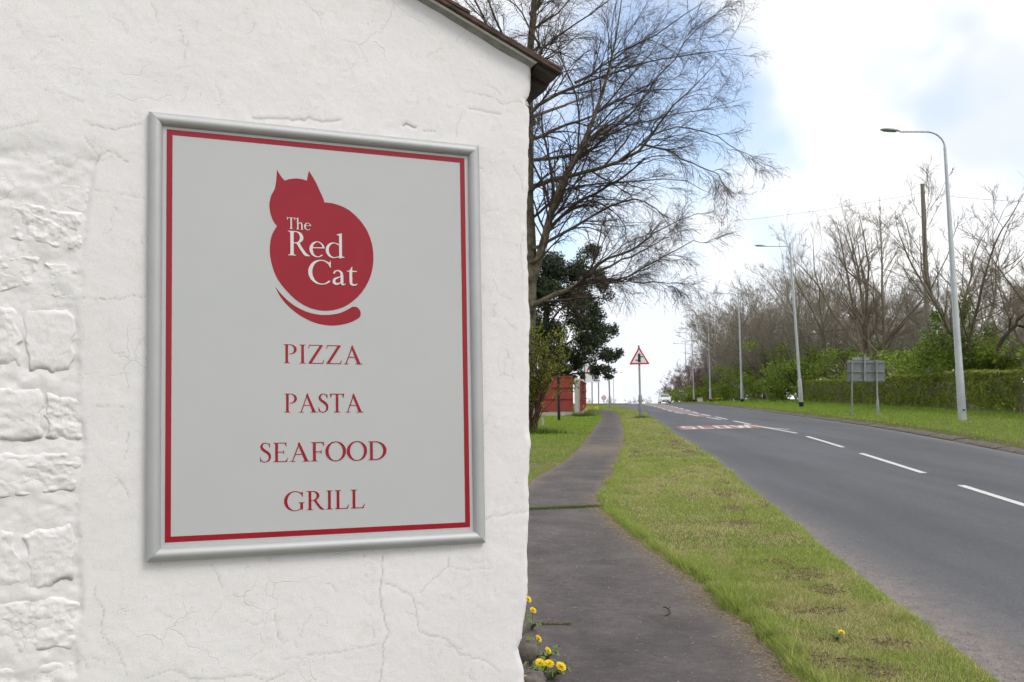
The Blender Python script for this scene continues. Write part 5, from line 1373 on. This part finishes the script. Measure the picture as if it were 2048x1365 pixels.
# back of a road sign on the far verge
D = 38.7
t = empty('road_sign_back', tuple(P3(sx(1728, D), D))); w0 = np.array(t.location)
tag(t, 'grey back of a rectangular road sign on two posts in front of the hedge', 'sign')
def pw(px, py, dd=0.0): return at(px, py, D + dd) - w0
def plate(x0, y0, x1, y1, d0, d1):
    V = [pw(x0, y0, d0), pw(x1, y0, d0), pw(x1, y1, d0), pw(x0, y1, d0), pw(x0, y0, d1), pw(x1, y0, d1), pw(x1, y1, d1), pw(x0, y1, d1)]
    return MB().add(V, [(0, 3, 2, 1), (4, 5, 6, 7), (0, 1, 5, 4), (1, 2, 6, 5), (2, 3, 7, 6), (3, 0, 4, 7)])
SBK = m_simple('dull_aluminium_back', (.15, .17, .16), (.20, .22, .205), 2, .5, .3)
plate(1694.5, 721, 1769.5, 765, 0, .02).build('panel', SBK, t)
plate(1705, 715, 1739, 721.5, 0, .02).build('top_panel', GALVD, t)
for y in (724, 743, 760): plate(1695, y, 1769, y + 1.8, -.05, -.003).build('stiffening_rail', GALVD, t)
plate(1728.3, 710, 1731.5, 763, -.09, -.055).build('middle_strap', GALVD, t)
MB().tube([pw(1704, 838, -.1), pw(1704, 722, -.1)], .034, 10).build('post', GALVD, t, True)
MB().tube([pw(1755.5, 838, -.1), pw(1755, 802, -.1), pw(1754.8, 800, -.1), pw(1752.5, 721, -.1)], [.06, .06, .036, .034], 12).build('post', GALVD, t, True)

# telegraph pole and wires
D = 49.0
t = empty('telegraph_pole', tuple(P3(sx(1860, D), D))); w0 = np.array(t.location)
tag(t, 'tall weathered wooden telegraph pole behind the hedge', 'pole')
MB().tube([at(1861, 830, D) - w0, at(1855, 650, D) - w0, at(1849, 480, D) - w0, at(1845, 371, D) - w0], [.15, .138, .118, .105], 14).build('shaft', WOODP, t, True)
MB().tube([at(1845, 372, D) - w0, at(1844.8, 368.5, D) - w0], [.112, .108], 14).build('cap', WOODP, t, True)
def wire(name, lab, a, b, sag):
    a, b = np.array(a), np.array(b)
    P = [a + (b - a) * k / 24 - np.array([0, 0, sag * 4 * (k / 24) * (1 - k / 24)]) for k in range(25)]
    o = MB().tube([p - P[0] for p in P], .008, 4).build(name, BLACKP); o.location = tuple(P[0]); tag(o, lab, 'wire', 'overhead wires'); return o
wire('overhead_wire', 'thin overhead wire running left from the telegraph pole across the sky', at(1845, 386, D), at(1290, 455, 72), .35)
wire('overhead_wire', 'thin overhead wire running right from the telegraph pole out of the picture', at(1846, 386, D), at(2300, 405, 30), .2)

# ------------------------------------------------------------------ red fence, black post, street name plate, box
D = 45.0
fe = empty('garden_fence', tuple(P3(sx(1150, D), D))); f0_ = np.array(fe.location)
tag(fe, 'red stained wooden fence with pale concrete posts at the lawn end', 'fence')
a0, a1 = at(1080, 800, D), at(1149, 800, D); zb = P3(sx(1140, D), D).z
def fpanel(x0, y0, x1, y1, z0, z1, off=0.0):
    """boarded panel between two plan points, its face towards the camera side"""
    p = np.array([x0, y0]); q = np.array([x1, y1]); Ln = np.linalg.norm(q - p); d = (q - p) / Ln; nn = np.array([d[1], -d[0]]); p = p + nn * off; q = q + nn * off
    b_ = MB(); n_ = int(Ln / .115)
    for k in range(n_):
        c = p + d * (k + .5) * Ln / n_ + nn * (.003 if k % 2 else .0)
        b_.box((c[0] - f0_[0], c[1] - f0_[1], (z0 + z1) / 2 - f0_[2]), (Ln / n_ * .998, .018, z1 - z0), math.atan2(d[1], d[0]))
    b_.build('boarded_panel', FENCE, fe)
    for zz in (z0 + .04, z0 + (z1 - z0) * .36, z0 + (z1 - z0) * .68, z1 - .03):
        c = (p + q) / 2 + nn * .035
        MB().box((c[0] - f0_[0], c[1] - f0_[1], zz - f0_[2]), (Ln, .04, .055), math.atan2(d[1], d[0])).build('fence_rail', FENCE, fe)
    c = (p + q) / 2
    MB().box((c[0] - f0_[0], c[1] - f0_[1], z0 - .13 - f0_[2]), (Ln, .05, .2), math.atan2(d[1], d[0])).build('gravel_board', CONC, fe)
def fpost(x, y, z0, z1):
    b_ = MB().box((x - f0_[0], y - f0_[1], (z0 + z1) / 2 - .04 - f0_[2]), (.16, .13, z1 - z0 - .08))
    b_.box((x - f0_[0], y - f0_[1], z1 - .04 - f0_[2]), (.16, .13, .078), 0, .55).build('concrete_post', CONC, fe)
ztp = at(1140, 752, D)[2]; zbt = at(1140, 823, D)[2]
xa, xb = at(1150.5, 800, D)[0], at(1108, 800, D)[0]
fpanel(at(1060, 800, D)[0], D, xa - .45, D, zbt, ztp) if False else None
w_ = 1.9
for k in range(6): fpanel(xa - .1 - w_ * (k + 1) - .14 * k, D, xa - .1 - w_ * k - .14 * k, D, zbt, ztp)
fpost(xa + .05, D - .02, zb - .2, at(1154, 756, D)[2]); [fpost(xa - .1 - w_ * (k + 1) - .14 * k - .07, D, zb - .2, ztp + .05) for k in range(6)]
pxs = [(at(1158, 800, 46.0)[0], 46.0)]; 
fpost(pxs[0][0] - .05, 46.0, zb - .2, at(1158, 763, 46)[2])
q1 = at(1169.5, 800, 60.0)
pA = np.array([pxs[0][0], 46.1]); pB = np.array([q1[0], 60.0]); nseg = 7
for k in range(nseg):
    u0, u1 = k / nseg, (k + 1) / nseg
    A_, B_ = pA + (pB - pA) * (u0 + .006), pA + (pB - pA) * (u1 - .006)
    zg = float(gz(np.array([A_[0] - SH * A_[1]]), np.array([A_[1]]), False)[0])
    fpanel(A_[0], A_[1], B_[0], B_[1], zg + .22, zg + 1.75, .09)
    fpost(B_[0], B_[1], zg - .1, zg + 1.85)
D = 38.0
t = empty('black_post', tuple(P3(sx(1116, D), D))); tag(t, 'slim black post standing on the lawn in front of the red fence', 'post')
MB().tube([(0, 0, -.2), (0, 0, .75), (0, 0, .77), (0, 0, 1.75)], [.062, .06, .05, .048], 12).build('shaft', BLACKP, t, True)
MB().tube([(0, 0, 1.75), (0, 0, 1.78), (0, 0, 1.85)], [.06, .06, .02], 12).build('cap', BLACKP, t, True)
D = 28.0
t = empty('marker_peg', tuple(P3(sx(1083, 33), 33))); tag(t, 'small pale marker peg in the lawn beside the twiggy shrub', 'peg')
MB().tube([(0, 0, -.05), (0, 0, .26), (0, 0, .30)], [.045, .045, .03], 8).build('shaft', CONC, t, True)
MB().box((0, 0, .30), (.12, .10, .02)).build('top_plate', CONC, t)
D = 140.0
t = empty('street_name_sign', tuple(P3(sx(1362, D), D))); w0 = np.array(t.location); tag(t, 'small white street name plate on two posts by the far verge', 'sign')
MB().box((0, 0, (at(1360, 782.5, D) - w0)[2]), (.72, .04, .2)).build('plate', SIGNW, t)
for x in (-.3, .3): MB().tube([(x, .05, -.1), (x, .05, 1.95)], .035, 8).build('post', GALVD, t)
D = 105.0
t = empty('utility_cabinet', tuple(P3(sx(1398, D), D))); tag(t, 'small cream cabinet low on the far verge, left of the fourth lamp post', 'cabinet')
MB().box((0, 0, .27), (.50, .3, .42)).build('housing', PALE, t); MB().box((0, 0, .505), (.56, .36, .045), 0, .9).build('lid', CONC, t)
MB().box((0, -.153, .28), (.40, .008, .30)).build('door', PALE, t)

# ------------------------------------------------------------------ cars
CARP = m_simple('white_car_paint', (.74, .75, .76), (.78, .78, .79), 1, .22, spec=.6)
GLASS = m_simple('car_glass', (.10, .13, .14), (.14, .17, .18), 1, .08, spec=.8)
TYRE = m_simple('tyre_rubber', (.015, .015, .015), (.025, .025, .025), 4, .8)
def car():
    t = empty('white_car')
    # cross sections along the length (front at -y)
    def section(y, w, zb_, zs, zt, wt):
        return [(-w, y, zb_), (w, y, zb_), (w * 1.02, y, (zb_ + zs) * .55), (w, y, zs), (wt, y, zt), (-wt, y, zt), (-w, y, zs), (-w * 1.02, y, (zb_ + zs) * .55)]
    secs = [section(-2.05, .62, .30, .55, .60, .5), section(-1.98, .78, .22, .66, .72, .62), section(-1.6, .86, .19, .80, .88, .72), section(-.95, .885, .18, .90, .985, .76), section(.9, .885, .18, .94, 1.0, .78),
            section(1.7, .86, .2, .94, 1.0, .74), section(1.95, .78, .28, .86, .92, .66)]
    V = [p for s_ in secs for p in s_]; n = 8
    Fc = [(i * n + k, i * n + (k + 1) % n, (i + 1) * n + (k + 1) % n, (i + 1) * n + k) for i in range(len(secs) - 1) for k in range(n)] + [tuple(reversed(range(n))), tuple(range(len(V) - n, len(V)))]
    body = MB().add(V, Fc).build('body', CARP, t, True)
    # cabin
    cab = [(-.76, -.95, .98), (.76, -.95, .98), (.58, -.15, 1.45), (-.58, -.15, 1.45), (-.78, 1.75, .98), (.78, 1.75, .98), (.56, 1.35, 1.44), (-.56, 1.35, 1.44)]
    cb = MB().add(cab, [(0, 1, 2, 3), (5, 4, 7, 6), (1, 5, 6, 2), (4, 0, 3, 7)]).build('window_glass', GLASS, t)
    MB().add([(-.60, -.20, 1.435), (.60, -.20, 1.435), (.58, 1.38, 1.43), (-.58, 1.38, 1.43), (-.52, -.05, 1.50), (.52, -.05, 1.50), (.5, 1.25, 1.49), (-.5, 1.25, 1.49)], [(0, 1, 5, 4), (1, 2, 6, 5), (2, 3, 7, 6), (3, 0, 4, 7), (4, 5, 6, 7)]).build('roof', CARP, t, True)
    for sx_ in (-1, 1):
        MB().tube([(sx_ * .78, -.96, .98), (sx_ * .60, -.17, 1.45)], .04, 6).build('pillar', CARP, t)
        MB().tube([(sx_ * .79, .45, .98), (sx_ * .60, .5, 1.45)], .04, 6).build('pillar', CARP, t)
        MB().add([(sx_ * .44, -2.055, .60), (sx_ * .72, -1.99, .62), (sx_ * .80, -1.80, .76), (sx_ * .50, -1.97, .73)], [(0, 1, 2, 3)]).build('headlight', LENS, t)
        mr = MB(); mr.box((sx_ * .98, -.72, 1.0), (.2, .1, .14), 0, .8); mr.tube([(sx_ * .84, -.74, .95), (sx_ * .94, -.72, .97)], .02, 6); mr.build('door_mirror', CARP, t)
        for yy in (-1.28, 1.25):
            wh = MB().tube([(sx_ * .70, yy, .31), (sx_ * .89, yy, .31)], .31, 18).build('wheel', TYRE, t, True)
            MB().tube([(sx_ * .86, yy, .31), (sx_ * .897, yy, .31)], .20, 14).build('rim', GALV, wh, True)
    MB().prism([(-.50, .30), (.50, .30), (.46, .46), (.30, .54), (-.30, .54), (-.46, .46)], lambda x, z: (x, -2.07, z), lambda x, z: (x, -1.98, z)).build('grille', BLACKP, t)
    MB().box((0, -2.078, .41), (.48, .012, .10)).build('number_plate', SIGNW, t)
    return t
c1 = car(); c1.location = (sx(1327, 150) + SH * 150, 150, float(zroad(sx(1327, 150), 150)) + .02); c1.rotation_euler = (0, 0, -.06)
tag(c1, 'white hatchback coming over the brow of the road towards the viewer', 'car', 'white cars on the road')
c2 = copy_tree(c1); c2.location = (sx(1279, 203) + SH * 203, 203, float(zroad(sx(1279, 203), 203)) + .02)
tag(c2, 'white car dipping below the brow, behind the warning sign post', 'car', 'white cars on the road')
# ------------------------------------------------------------------ grass
g = np.random.default_rng(5)
def zone(N, s_lo, s_hi, d0, d1, pw_=1.0):
    D = d0 + (d1 - d0) * g.uniform(0, 1, N) ** pw_
    lo = s_lo(D) if callable(s_lo) else s_lo; hi = s_hi(D) if callable(s_hi) else s_hi
    return lo + (hi - lo) * g.uniform(0, 1, N), D
def blades(name, s, D, h, w, label, tone='verge', edge=None):
    N = len(s)
    n1 = fbm(s * 1.5, D * .9, 4, 501); n2 = fbm(s * 4.2, D * 3.4, 4, 502); n3 = fbm(s * .8, D * .35, 3, 503)
    if tone == 'verge':
        dry = .12 + sstep(.40, .62, n1 * .6 + n2 * .4) * .62; bare = soil(s, D)
        gr1, gr2, st = np.array([.235, .325, .060]), np.array([.45, .51, .135]), np.array([.66, .59, .30])
    else:
        dry = sstep(.5, .75, n1) * .45; bare = np.zeros(N)
        gr1, gr2, st = np.array([.18, .31, .033]), np.array([.33, .46, .065]), np.array([.46, .48, .13])
    if edge is not None:                        # lusher growth at the margins
        lush = np.exp(-(edge / .13) ** 2); dry = dry * (1 - .8 * lush); bare = bare * (1 - lush); h = h * (1 + .55 * lush)
    keep = g.uniform(0, 1, N) > bare * .55
    s, D, dry = s[keep], D[keep], dry[keep]
    h = (h[keep] if np.ndim(h) else np.full(len(s), h)); w = (w[keep] if np.ndim(w) else np.full(len(s), w)); N = len(s)
    h = h * g.uniform(.45, 1.3, N) * (1 - .25 * dry) * (1 + .9 * sstep(.60, .72, fbm(s * 3.1, D * 2.6, 3, 511)))
    h = np.where(g.uniform(0, 1, N) < .03, h * 1.9, h)
    k = g.uniform(0, 1, (N, 1)); c = gr1 * (1 - k) + gr2 * k
    isd = (g.uniform(0, 1, N) < dry)[:, None]; c = np.where(isd, st * g.uniform(.55, 1.1, (N, 1)), c) * g.uniform(.75, 1.2, (N, 1))
    base = np.stack([s + SH * D, D, gz(s, D) - .004], -1)
    a = g.uniform(0, 2 * PI, N); dx = np.stack([np.cos(a), np.sin(a), np.zeros(N)], -1)
    b = g.uniform(0, 2 * PI, N); ln = g.uniform(.1, .95, N) * h; lean = np.stack([np.cos(b) * ln, np.sin(b) * ln, h * g.uniform(.7, 1, N)], -1)
    V = np.stack([base - dx * w[:, None] / 2, base + dx * w[:, None] / 2, base + lean], 1).reshape(-1, 3)
    cc = np.repeat(c, 3, 0)
    o = mesh_np(name, V, np.arange(N * 3).reshape(N, 3), BLADE, None, False, cc)
    tag(o, label, 'grass', None, 'stuff'); return o
def vs_edge(s, D): return np.minimum(np.abs(s - pr(D)), np.abs(sl(D) - s))
lo_ = lambda D: pr(D) - .035; hi_ = lambda D: sl(D) + .03
s1, D1 = zone(120000, lo_, hi_, 4.2, 9.0, .8)
s2, D2 = zone(110000, lo_, hi_, 9.0, 19, .85)
s3, D3 = zone(80000, lo_, hi_, 19, 62, .9)
s, D = np.concatenate([s1, s2, s3]), np.concatenate([D1, D2, D3])
# tussocks hanging over both edges
se, De = zone(26000, lambda D: pr(D) - .05, lambda D: pr(D) + .12, 4.2, 22, .8); sf, Df = zone(14000, lambda D: sl(D) - .10, lambda D: sl(D) + .04, 5, 26, .8)
s, D = np.concatenate([s, se, sf]), np.concatenate([D, De, Df])
blades('verge_grass', s, D, .026 + .0011 * np.clip(D, 0, 45) * .55, .0034 + .00038 * D, 'short dry mown grass on the verge between the path and the road', 'verge', vs_edge(s, D))
s1, D1 = zone(90000, lambda D: np.maximum(pl(D) - 5.5, -6.5), lambda D: pl(D) + .02, 12.5, 46, .75)
s2, D2 = zone(26000, -16, lambda D: np.minimum(pl(D) + .02, sl(D) - .05), 46, 84, .9)
s3, D3 = zone(16000, lambda D: np.minimum(pr(D) + 1.0, sl(D) - 3), lambda D: sl(D) - .02, 60, 82, .9)
s4, D4 = zone(45000, lambda D: np.maximum(pl(D) - 7.5, -9 - .2 * D), lambda D: np.where(D < 12.2, np.minimum(pl(D) + .02, -.25 - .46 * (D - 3.3)), pl(D)), 8.5, 16, .9)
s5, D5 = zone(30000, -22, -6, 16, 60, .8)
s, D = np.concatenate([s1, s2, s3, s4, s5]), np.concatenate([D1, D2, D3, D4, D5])
keep_ = ~((D < 12.4) & (((s + SH * D - W0[0]) * WT[0] + (D - W0[1]) * WT[1]) > -.02))
s, D = s[keep_], D[keep_]
blades('lawn_grass', s, D, .028 + .0009 * D * .6, .004 + .00045 * D, 'fresh green lawn left of the path before the red fence', 'lawn')
s1, D1 = zone(90000, SR + .40, 14.6, 15, 100, 1.25)
s, D = s1, D1
hh_ = np.where(s > 13.4, .11, .045) + .0005 * D
blades('far_verge_grass', s, D, hh_, .007 + .0004 * D, 'green mown grass on the far verge under the street lamps', 'lawn')
# moss and grass grown joints across the path
def joint(N, d_of_s, s0, s1, wid, h, lab):
    s = g.uniform(s0, s1, N); D = d_of_s(s) + g.normal(0, wid, N)
    base = np.stack([s + SH * D, D, zr(D) + .064], -1); a = g.uniform(0, 2 * PI, N); hh_ = h * g.uniform(.4, 1.3, N); w = .006
    dx = np.stack([np.cos(a), np.sin(a), np.zeros(N)], -1) * w / 2; b = g.uniform(0, 2 * PI, N)
    lean = np.stack([np.cos(b) * hh_ * .7, np.sin(b) * hh_ * .7, hh_], -1)
    V = np.stack([base - dx, base + dx, base + lean], 1).reshape(-1, 3); k = g.uniform(0, 1, (N, 1))
    cc = np.repeat(np.array([.07, .11, .018]) * (1 - k) + np.array([.16, .20, .04]) * k, 3, 0)
    tag(mesh_np('path_joint_grass', V, np.arange(N * 3).reshape(N, 3), BLADE, None, False, cc), lab, 'grass', None, 'stuff')
joint(2600, lambda s: 12.35 + .22 * (s + .2), -1.5, -.1, .035, .030, 'line of grass growing in a joint across the middle of the path')
joint(420, lambda s: 6.55 - .06 * (s + .6), -.72, -.36, .010, .014, 'short mossy grass line in a crack beside the wall')
# dry grass clippings, straw and grit lying on the path and the road edge
def litter(name, N, fs, c1, c2, L, w, lab, zf):
    s, D = fs(N); N = len(s); base = np.stack([s + SH * D, D, zf(s, D)], -1); a = g.uniform(0, 2 * PI, N)
    l_ = L * g.uniform(.4, 1.4, N); d = np.stack([np.cos(a), np.sin(a), np.zeros(N)], -1); nrm = np.stack([-np.sin(a), np.cos(a), np.zeros(N)], -1)
    up = np.array([0, 0, 1.0]) * (.002 + w * .5)
    V = np.stack([base - d * l_[:, None] / 2, base + nrm * w / 2 + up, base + d * l_[:, None] / 2 + up * .4, base - nrm * w / 2 + up * .2], 1).reshape(-1, 3)
    k = g.uniform(0, 1, (N, 1)); cc = np.repeat((np.array(c1) * (1 - k) + np.array(c2) * k), 4, 0)
    tag(mesh_np(name, V, np.arange(N * 4).reshape(N, 4), BLADE, None, False, cc), lab, 'litter', None, 'stuff')
zpth = lambda s, D: zr(D) + .069
def strip_r(N):
    D = 4.3 + 20 * g.uniform(0, 1, N) ** 1.6; return pr(D) - np.abs(g.normal(0, .10, N)) - .0, D
litter('dry_grass_clippings', 11000, strip_r, (.30, .235, .13), (.46, .38, .22), .030, .0035, 'dry grass clippings scattered along the path edge', zpth)
def all_p(N):
    D = 4.3 + 16 * g.uniform(0, 1, N) ** 1.3; return pl(D) + (pr(D) - pl(D)) * g.uniform(.02, .98, N), D
litter('path_litter', 900, all_p, (.22, .17, .12), (.50, .45, .38), .016, .005, 'scattered straw and grit on the tarmac path', zpth)
def crumbs(N):
    s = g.uniform(-.3, 2.2, N * 14); D = 4.4 + 26 * g.uniform(0, 1, N * 14) ** 1.5
    k = (g.uniform(0, 1, N * 14) < soil(s, D)) & (s > pr(D) + .05) & (s < sl(D) - .05)
    return s[k][:N], D[k][:N]
litter('soil_crumbs', 4000, crumbs, (.07, .048, .03), (.26, .20, .12), .03, .012, 'brown soil and dead thatch in the worn patches of the verge', lambda s, D: gz(s, D) + .012)
def grit(N):
    D = 4.6 + 10 * g.uniform(0, 1, N) ** 1.5; return sl(D) + np.abs(g.normal(0, .22, N)), D
litter('road_grit', 3600, grit, (.20, .165, .15), (.42, .37, .34), .010, .008, 'loose pinkish grit along the road edge', lambda s, D: zroad(s, D) + .003)

# ------------------------------------------------------------------ dandelions, foundation stones, twig
YEL = m_simple('dandelion_yellow', (.84, .56, .004), (.88, .66, .01), 60, .6)
STEMG = m_simple('dandelion_green', (.09, .14, .03), (.15, .20, .05), 20, .5)
def dandelion(px, py, D, hgt, r, lab, tilt=(0, 0), nleaf=7, seed=0):
    """flower head placed on the sight line of (px, py) at depth D, its stalk rooted on the ground"""
    rr = random.Random(seed); head = at(px, py, D)
    gx, gy = head[0] - .03 * rr.uniform(-1, 1) - .03, D + .02; gzv = float(zr(np.array([gy]))[0]) + .062
    if px > 1300: gzv = float(gz(np.array([gx - SH * gy]), np.array([gy]))[0])
    t = empty('dandelion', (gx, gy, gzv)); tag(t, lab, 'flower', 'dandelions'); o0 = np.array((gx, gy, gzv)); hd = head - o0
    MB().tube([(0, 0, 0), (hd[0] * .25, hd[1] * .3, hd[2] * .55), tuple(hd - np.array([0, 0, r * .35]))], [.0032, .003, .0026], 6).build('stalk', STEMG, t, True)
    # head: several rings of narrow rays
    V, Fc = [], []
    M_ = Matrix.Rotation(tilt[0], 3, 'X') @ Matrix.Rotation(tilt[1], 3, 'Y')
    for ring, (ra, el, n) in enumerate(((1.0, .12, 30), (.82, .40, 26), (.60, .75, 20), (.36, 1.05, 14))):
        for k in range(n):
            a = 2 * PI * (k + .5 * (ring % 2)) / n + rr.uniform(-.06, .06); L_ = r * ra * rr.uniform(.9, 1.08); e = el + rr.uniform(-.1, .1)
            d = Vector((math.cos(a) * math.cos(e), math.sin(a) * math.cos(e), math.sin(e))); sd_ = Vector((-math.sin(a), math.cos(a), 0)) * r * .105
            b = len(V); V += [M_ @ (d * r * .08 - sd_ * .5), M_ @ (d * L_ - sd_), M_ @ (d * L_ * 1.03 + sd_), M_ @ (d * r * .08 + sd_ * .5)]; Fc.append((b, b + 1, b + 2, b + 3))
    V = [np.array(v) + hd for v in V]
    mk('flower_head', V, Fc, YEL, t)
    MB().tube([tuple(hd - np.array([0, 0, r * .42])), tuple(hd - np.array([0, 0, r * .15])), tuple(hd + np.array([0, 0, r * .05]))], [r * .18, r * .34, r * .40], 8).build('bud_base', STEMG, t, True)
    for k in range(nleaf):                       # toothed leaves of the rosette
        a = rr.uniform(0, 2 * PI); L_ = rr.uniform(.06, .13); c, s_ = math.cos(a), math.sin(a); V = []
        n_ = 9
        for q in range(n_ + 1):
            u_ = q / n_; w = (.004 + .016 * math.sin(PI * min(1, u_ * 1.1)) * (1.0 if q % 2 else .5)) if q < n_ else .001
            z_ = .004 + .09 * math.sin(u_ * 2.2) * rr.uniform(.6, .9) * L_ / .12; x = u_ * L_
            V += [(x * c - w * s_, x * s_ + w * c, z_), (x * c + w * s_, x * s_ - w * c, z_)]
        mk('leaf', V, [(2 * q, 2 * q + 1, 2 * q + 3, 2 * q + 2) for q in range(n_)], STEMG, t, True)
    return t
DL = [(1056, 1199, 6.6, .024, 'topmost dandelion, half hidden by the wall edge', (.6, .7)), (1066, 1221, 6.4, .022, 'dandelion just below the topmost one beside the wall', (.5, .5)), (1077, 1278, 5.9, .022, 'dandelion third down along the wall foot, on its own', (.5, .8)),
      (1096, 1302, 5.7, .021, 'dandelion leaning out, fourth down along the wall foot', (.5, .7)), (1080, 1327, 5.45, .026, 'left flower of the row of three dandelions at the wall foot', (.6, .2)), (1098, 1328, 5.4, .025, 'middle flower of the row of three dandelions at the wall foot', (.6, .1)),
      (1122, 1334, 5.35, .028, 'right flower of the row of three dandelions at the wall foot', (.5, .45)), (1052, 1360, 5.2, .024, 'lowest dandelion, at the bottom edge beside the wall', (.6, .5))]
for i, (x, y, D, r, lab, tl) in enumerate(DL): dandelion(x, y, D, .12, r * 1.12, lab, tl, 9, i)
dandelion(1683, 1265, 5.95, .05, .022, 'lone yellow dandelion flower in the verge grass', (.3, .1), 4, 40)
def rock(name, c, sz, seed, lab):
    g_ = np.random.default_rng(seed); V, Fc = [], []
    nu, nv = 12, 8
    for j in range(nv + 1):
        th = PI * j / nv
        for i in range(nu):
            ph = 2 * PI * i / nu; p = np.array([math.sin(th) * math.cos(ph), math.sin(th) * math.sin(ph), math.cos(th)])
            p = np.sign(p) * np.abs(p) ** .45; p = p * (1 + g_.normal(0, .10))
            V.append(p * np.array(sz) / 2)
    for j in range(nv):
        for i in range(nu): Fc.append((j * nu + i, (j + 1) * nu + i, (j + 1) * nu + (i + 1) % nu, j * nu + (i + 1) % nu))
    o = mk(name, V, Fc, STONE, None, True); o.location = c; o.rotation_euler = (0, 0, g_.uniform(-.4, .1)); tag(o, lab, 'stone', 'rough foundation stones'); return o
for i, (px, py, D, sz, lab) in enumerate([(1052, 1304, 5.75, (.15, .18, .13), 'rough grey footing stone behind the middle dandelions'), (1058, 1362, 5.25, (.17, .2, .08), 'flat grey footing stone below the row of three dandelions'), (1040, 1256, 6.1, (.10, .16, .08), 'small footing stone half hidden by the wall edge')]):
    rock('footing_stone', tuple(at(px, py, D)), sz, i, lab)
# curled dead twig on the path
pts = [(1326, 1215), (1331, 1215), (1336, 1218), (1340, 1222), (1339, 1228), (1333, 1231), (1328, 1232)]
gp = []
for (x, y) in pts:
    v = ray(x, y); D = 6.6
    for _ in range(12): D = v[1] * (float(zr(np.array([D]))[0]) + .075 - EYE[2]) / v[2]
    p = EYE + v * (D / v[1]); gp.append(p)
tw = MB().tube([p - gp[0] for p in gp], [.003, .004, .004, .0045, .004, .005, .002], 6)
tw.tube([gp[2] - gp[0], gp[2] - gp[0] + np.array([.02, .01, .012])], [.004, .002], 5)
o = tw.build('dead_twig', BARK_DARK, None, True); o.location = tuple(gp[0]); tag(o, 'curled dead twig lying on the tarmac path', 'twig')
# daffodils by the fence and the far verge
def daffodil_clump(px, D, n, lab):
    t = empty('daffodil_clump', tuple(P3(sx(px, D), D))); tag(t, lab, 'flowers', 'daffodil clumps'); r_ = random.Random(n)
    lv = MB()
    for k in range(40):
        a = r_.uniform(0, 6.28); q = r_.uniform(0, .45); x, y = q * math.cos(a) * 1.6, q * math.sin(a); h_ = r_.uniform(.2, .4); l_ = r_.uniform(-.1, .1)
        lv.add([(x - .012, y, 0), (x + .012, y, 0), (x + l_, y, h_)], [(0, 1, 2)])
    lv.build('leaves', STEMG, t)
    for k in range(n):
        x, y, z = r_.uniform(-.6, .6), r_.uniform(-.3, .3), r_.uniform(.25, .42)
        b_ = MB()
        for q in range(6):
            a = q * PI / 3; b_.add([(x, y - .03, z), (x + .055 * math.cos(a - .35), y - .03, z + .055 * math.sin(a - .35)), (x + .08 * math.cos(a), y - .025, z + .08 * math.sin(a)), (x + .055 * math.cos(a + .35), y - .03, z + .055 * math.sin(a + .35))], [(0, 1, 2, 3)])
        b_.tube([(x, y - .03, z), (x, y - .08, z)], [.025, .035], 8); b_.build('daffodil_bloom', YEL, t)
daffodil_clump(1177, 50, 7, 'yellow daffodils in the grass at the foot of the red fence')
daffodil_clump(1432, 104, 9, 'yellow daffodils on the far verge beyond the cream cabinet')
# low rough grass tufts at post feet
def tuft(px, D, w, lab, n=500, h=.16, cat='grass'):
    p = P3(sx(px, D), D); x = g.normal(0, w, n); y = g.normal(0, w * .5, n); a = g.uniform(0, 2 * PI, n); hh_ = h * g.uniform(.4, 1.3, n) * np.exp(-(x / (2 * w)) ** 2)
    base = np.stack([p.x + x, p.y + y, np.full(n, p.z - .02)], -1); dx = np.stack([np.cos(a), np.sin(a), 0 * a], -1) * .010; ln = np.stack([g.normal(0, .5, n) * hh_, g.normal(0, .5, n) * hh_, hh_], -1)
    V = np.stack([base - dx, base + dx, base + ln], 1).reshape(-1, 3); k = g.uniform(0, 1, (n, 1))
    tag(mesh_np('grass_tuft', V, np.arange(n * 3).reshape(n, 3), BLADE, None, False, np.repeat(np.array([.05, .09, .013]) * (1 - k) + np.array([.12, .18, .025]) * k, 3, 0)), lab, cat, 'grass tufts', 'stuff')
tuft(1279, 40.9, .30, 'uncut grass tuft round the warning sign post')
tuft(1160, 44.6, .45, 'uncut grass along the foot of the fence posts', 900, .22)
tuft(1072, 27.7, .5, 'uncut grass round the foot of the twiggy shrub', 900, .2)
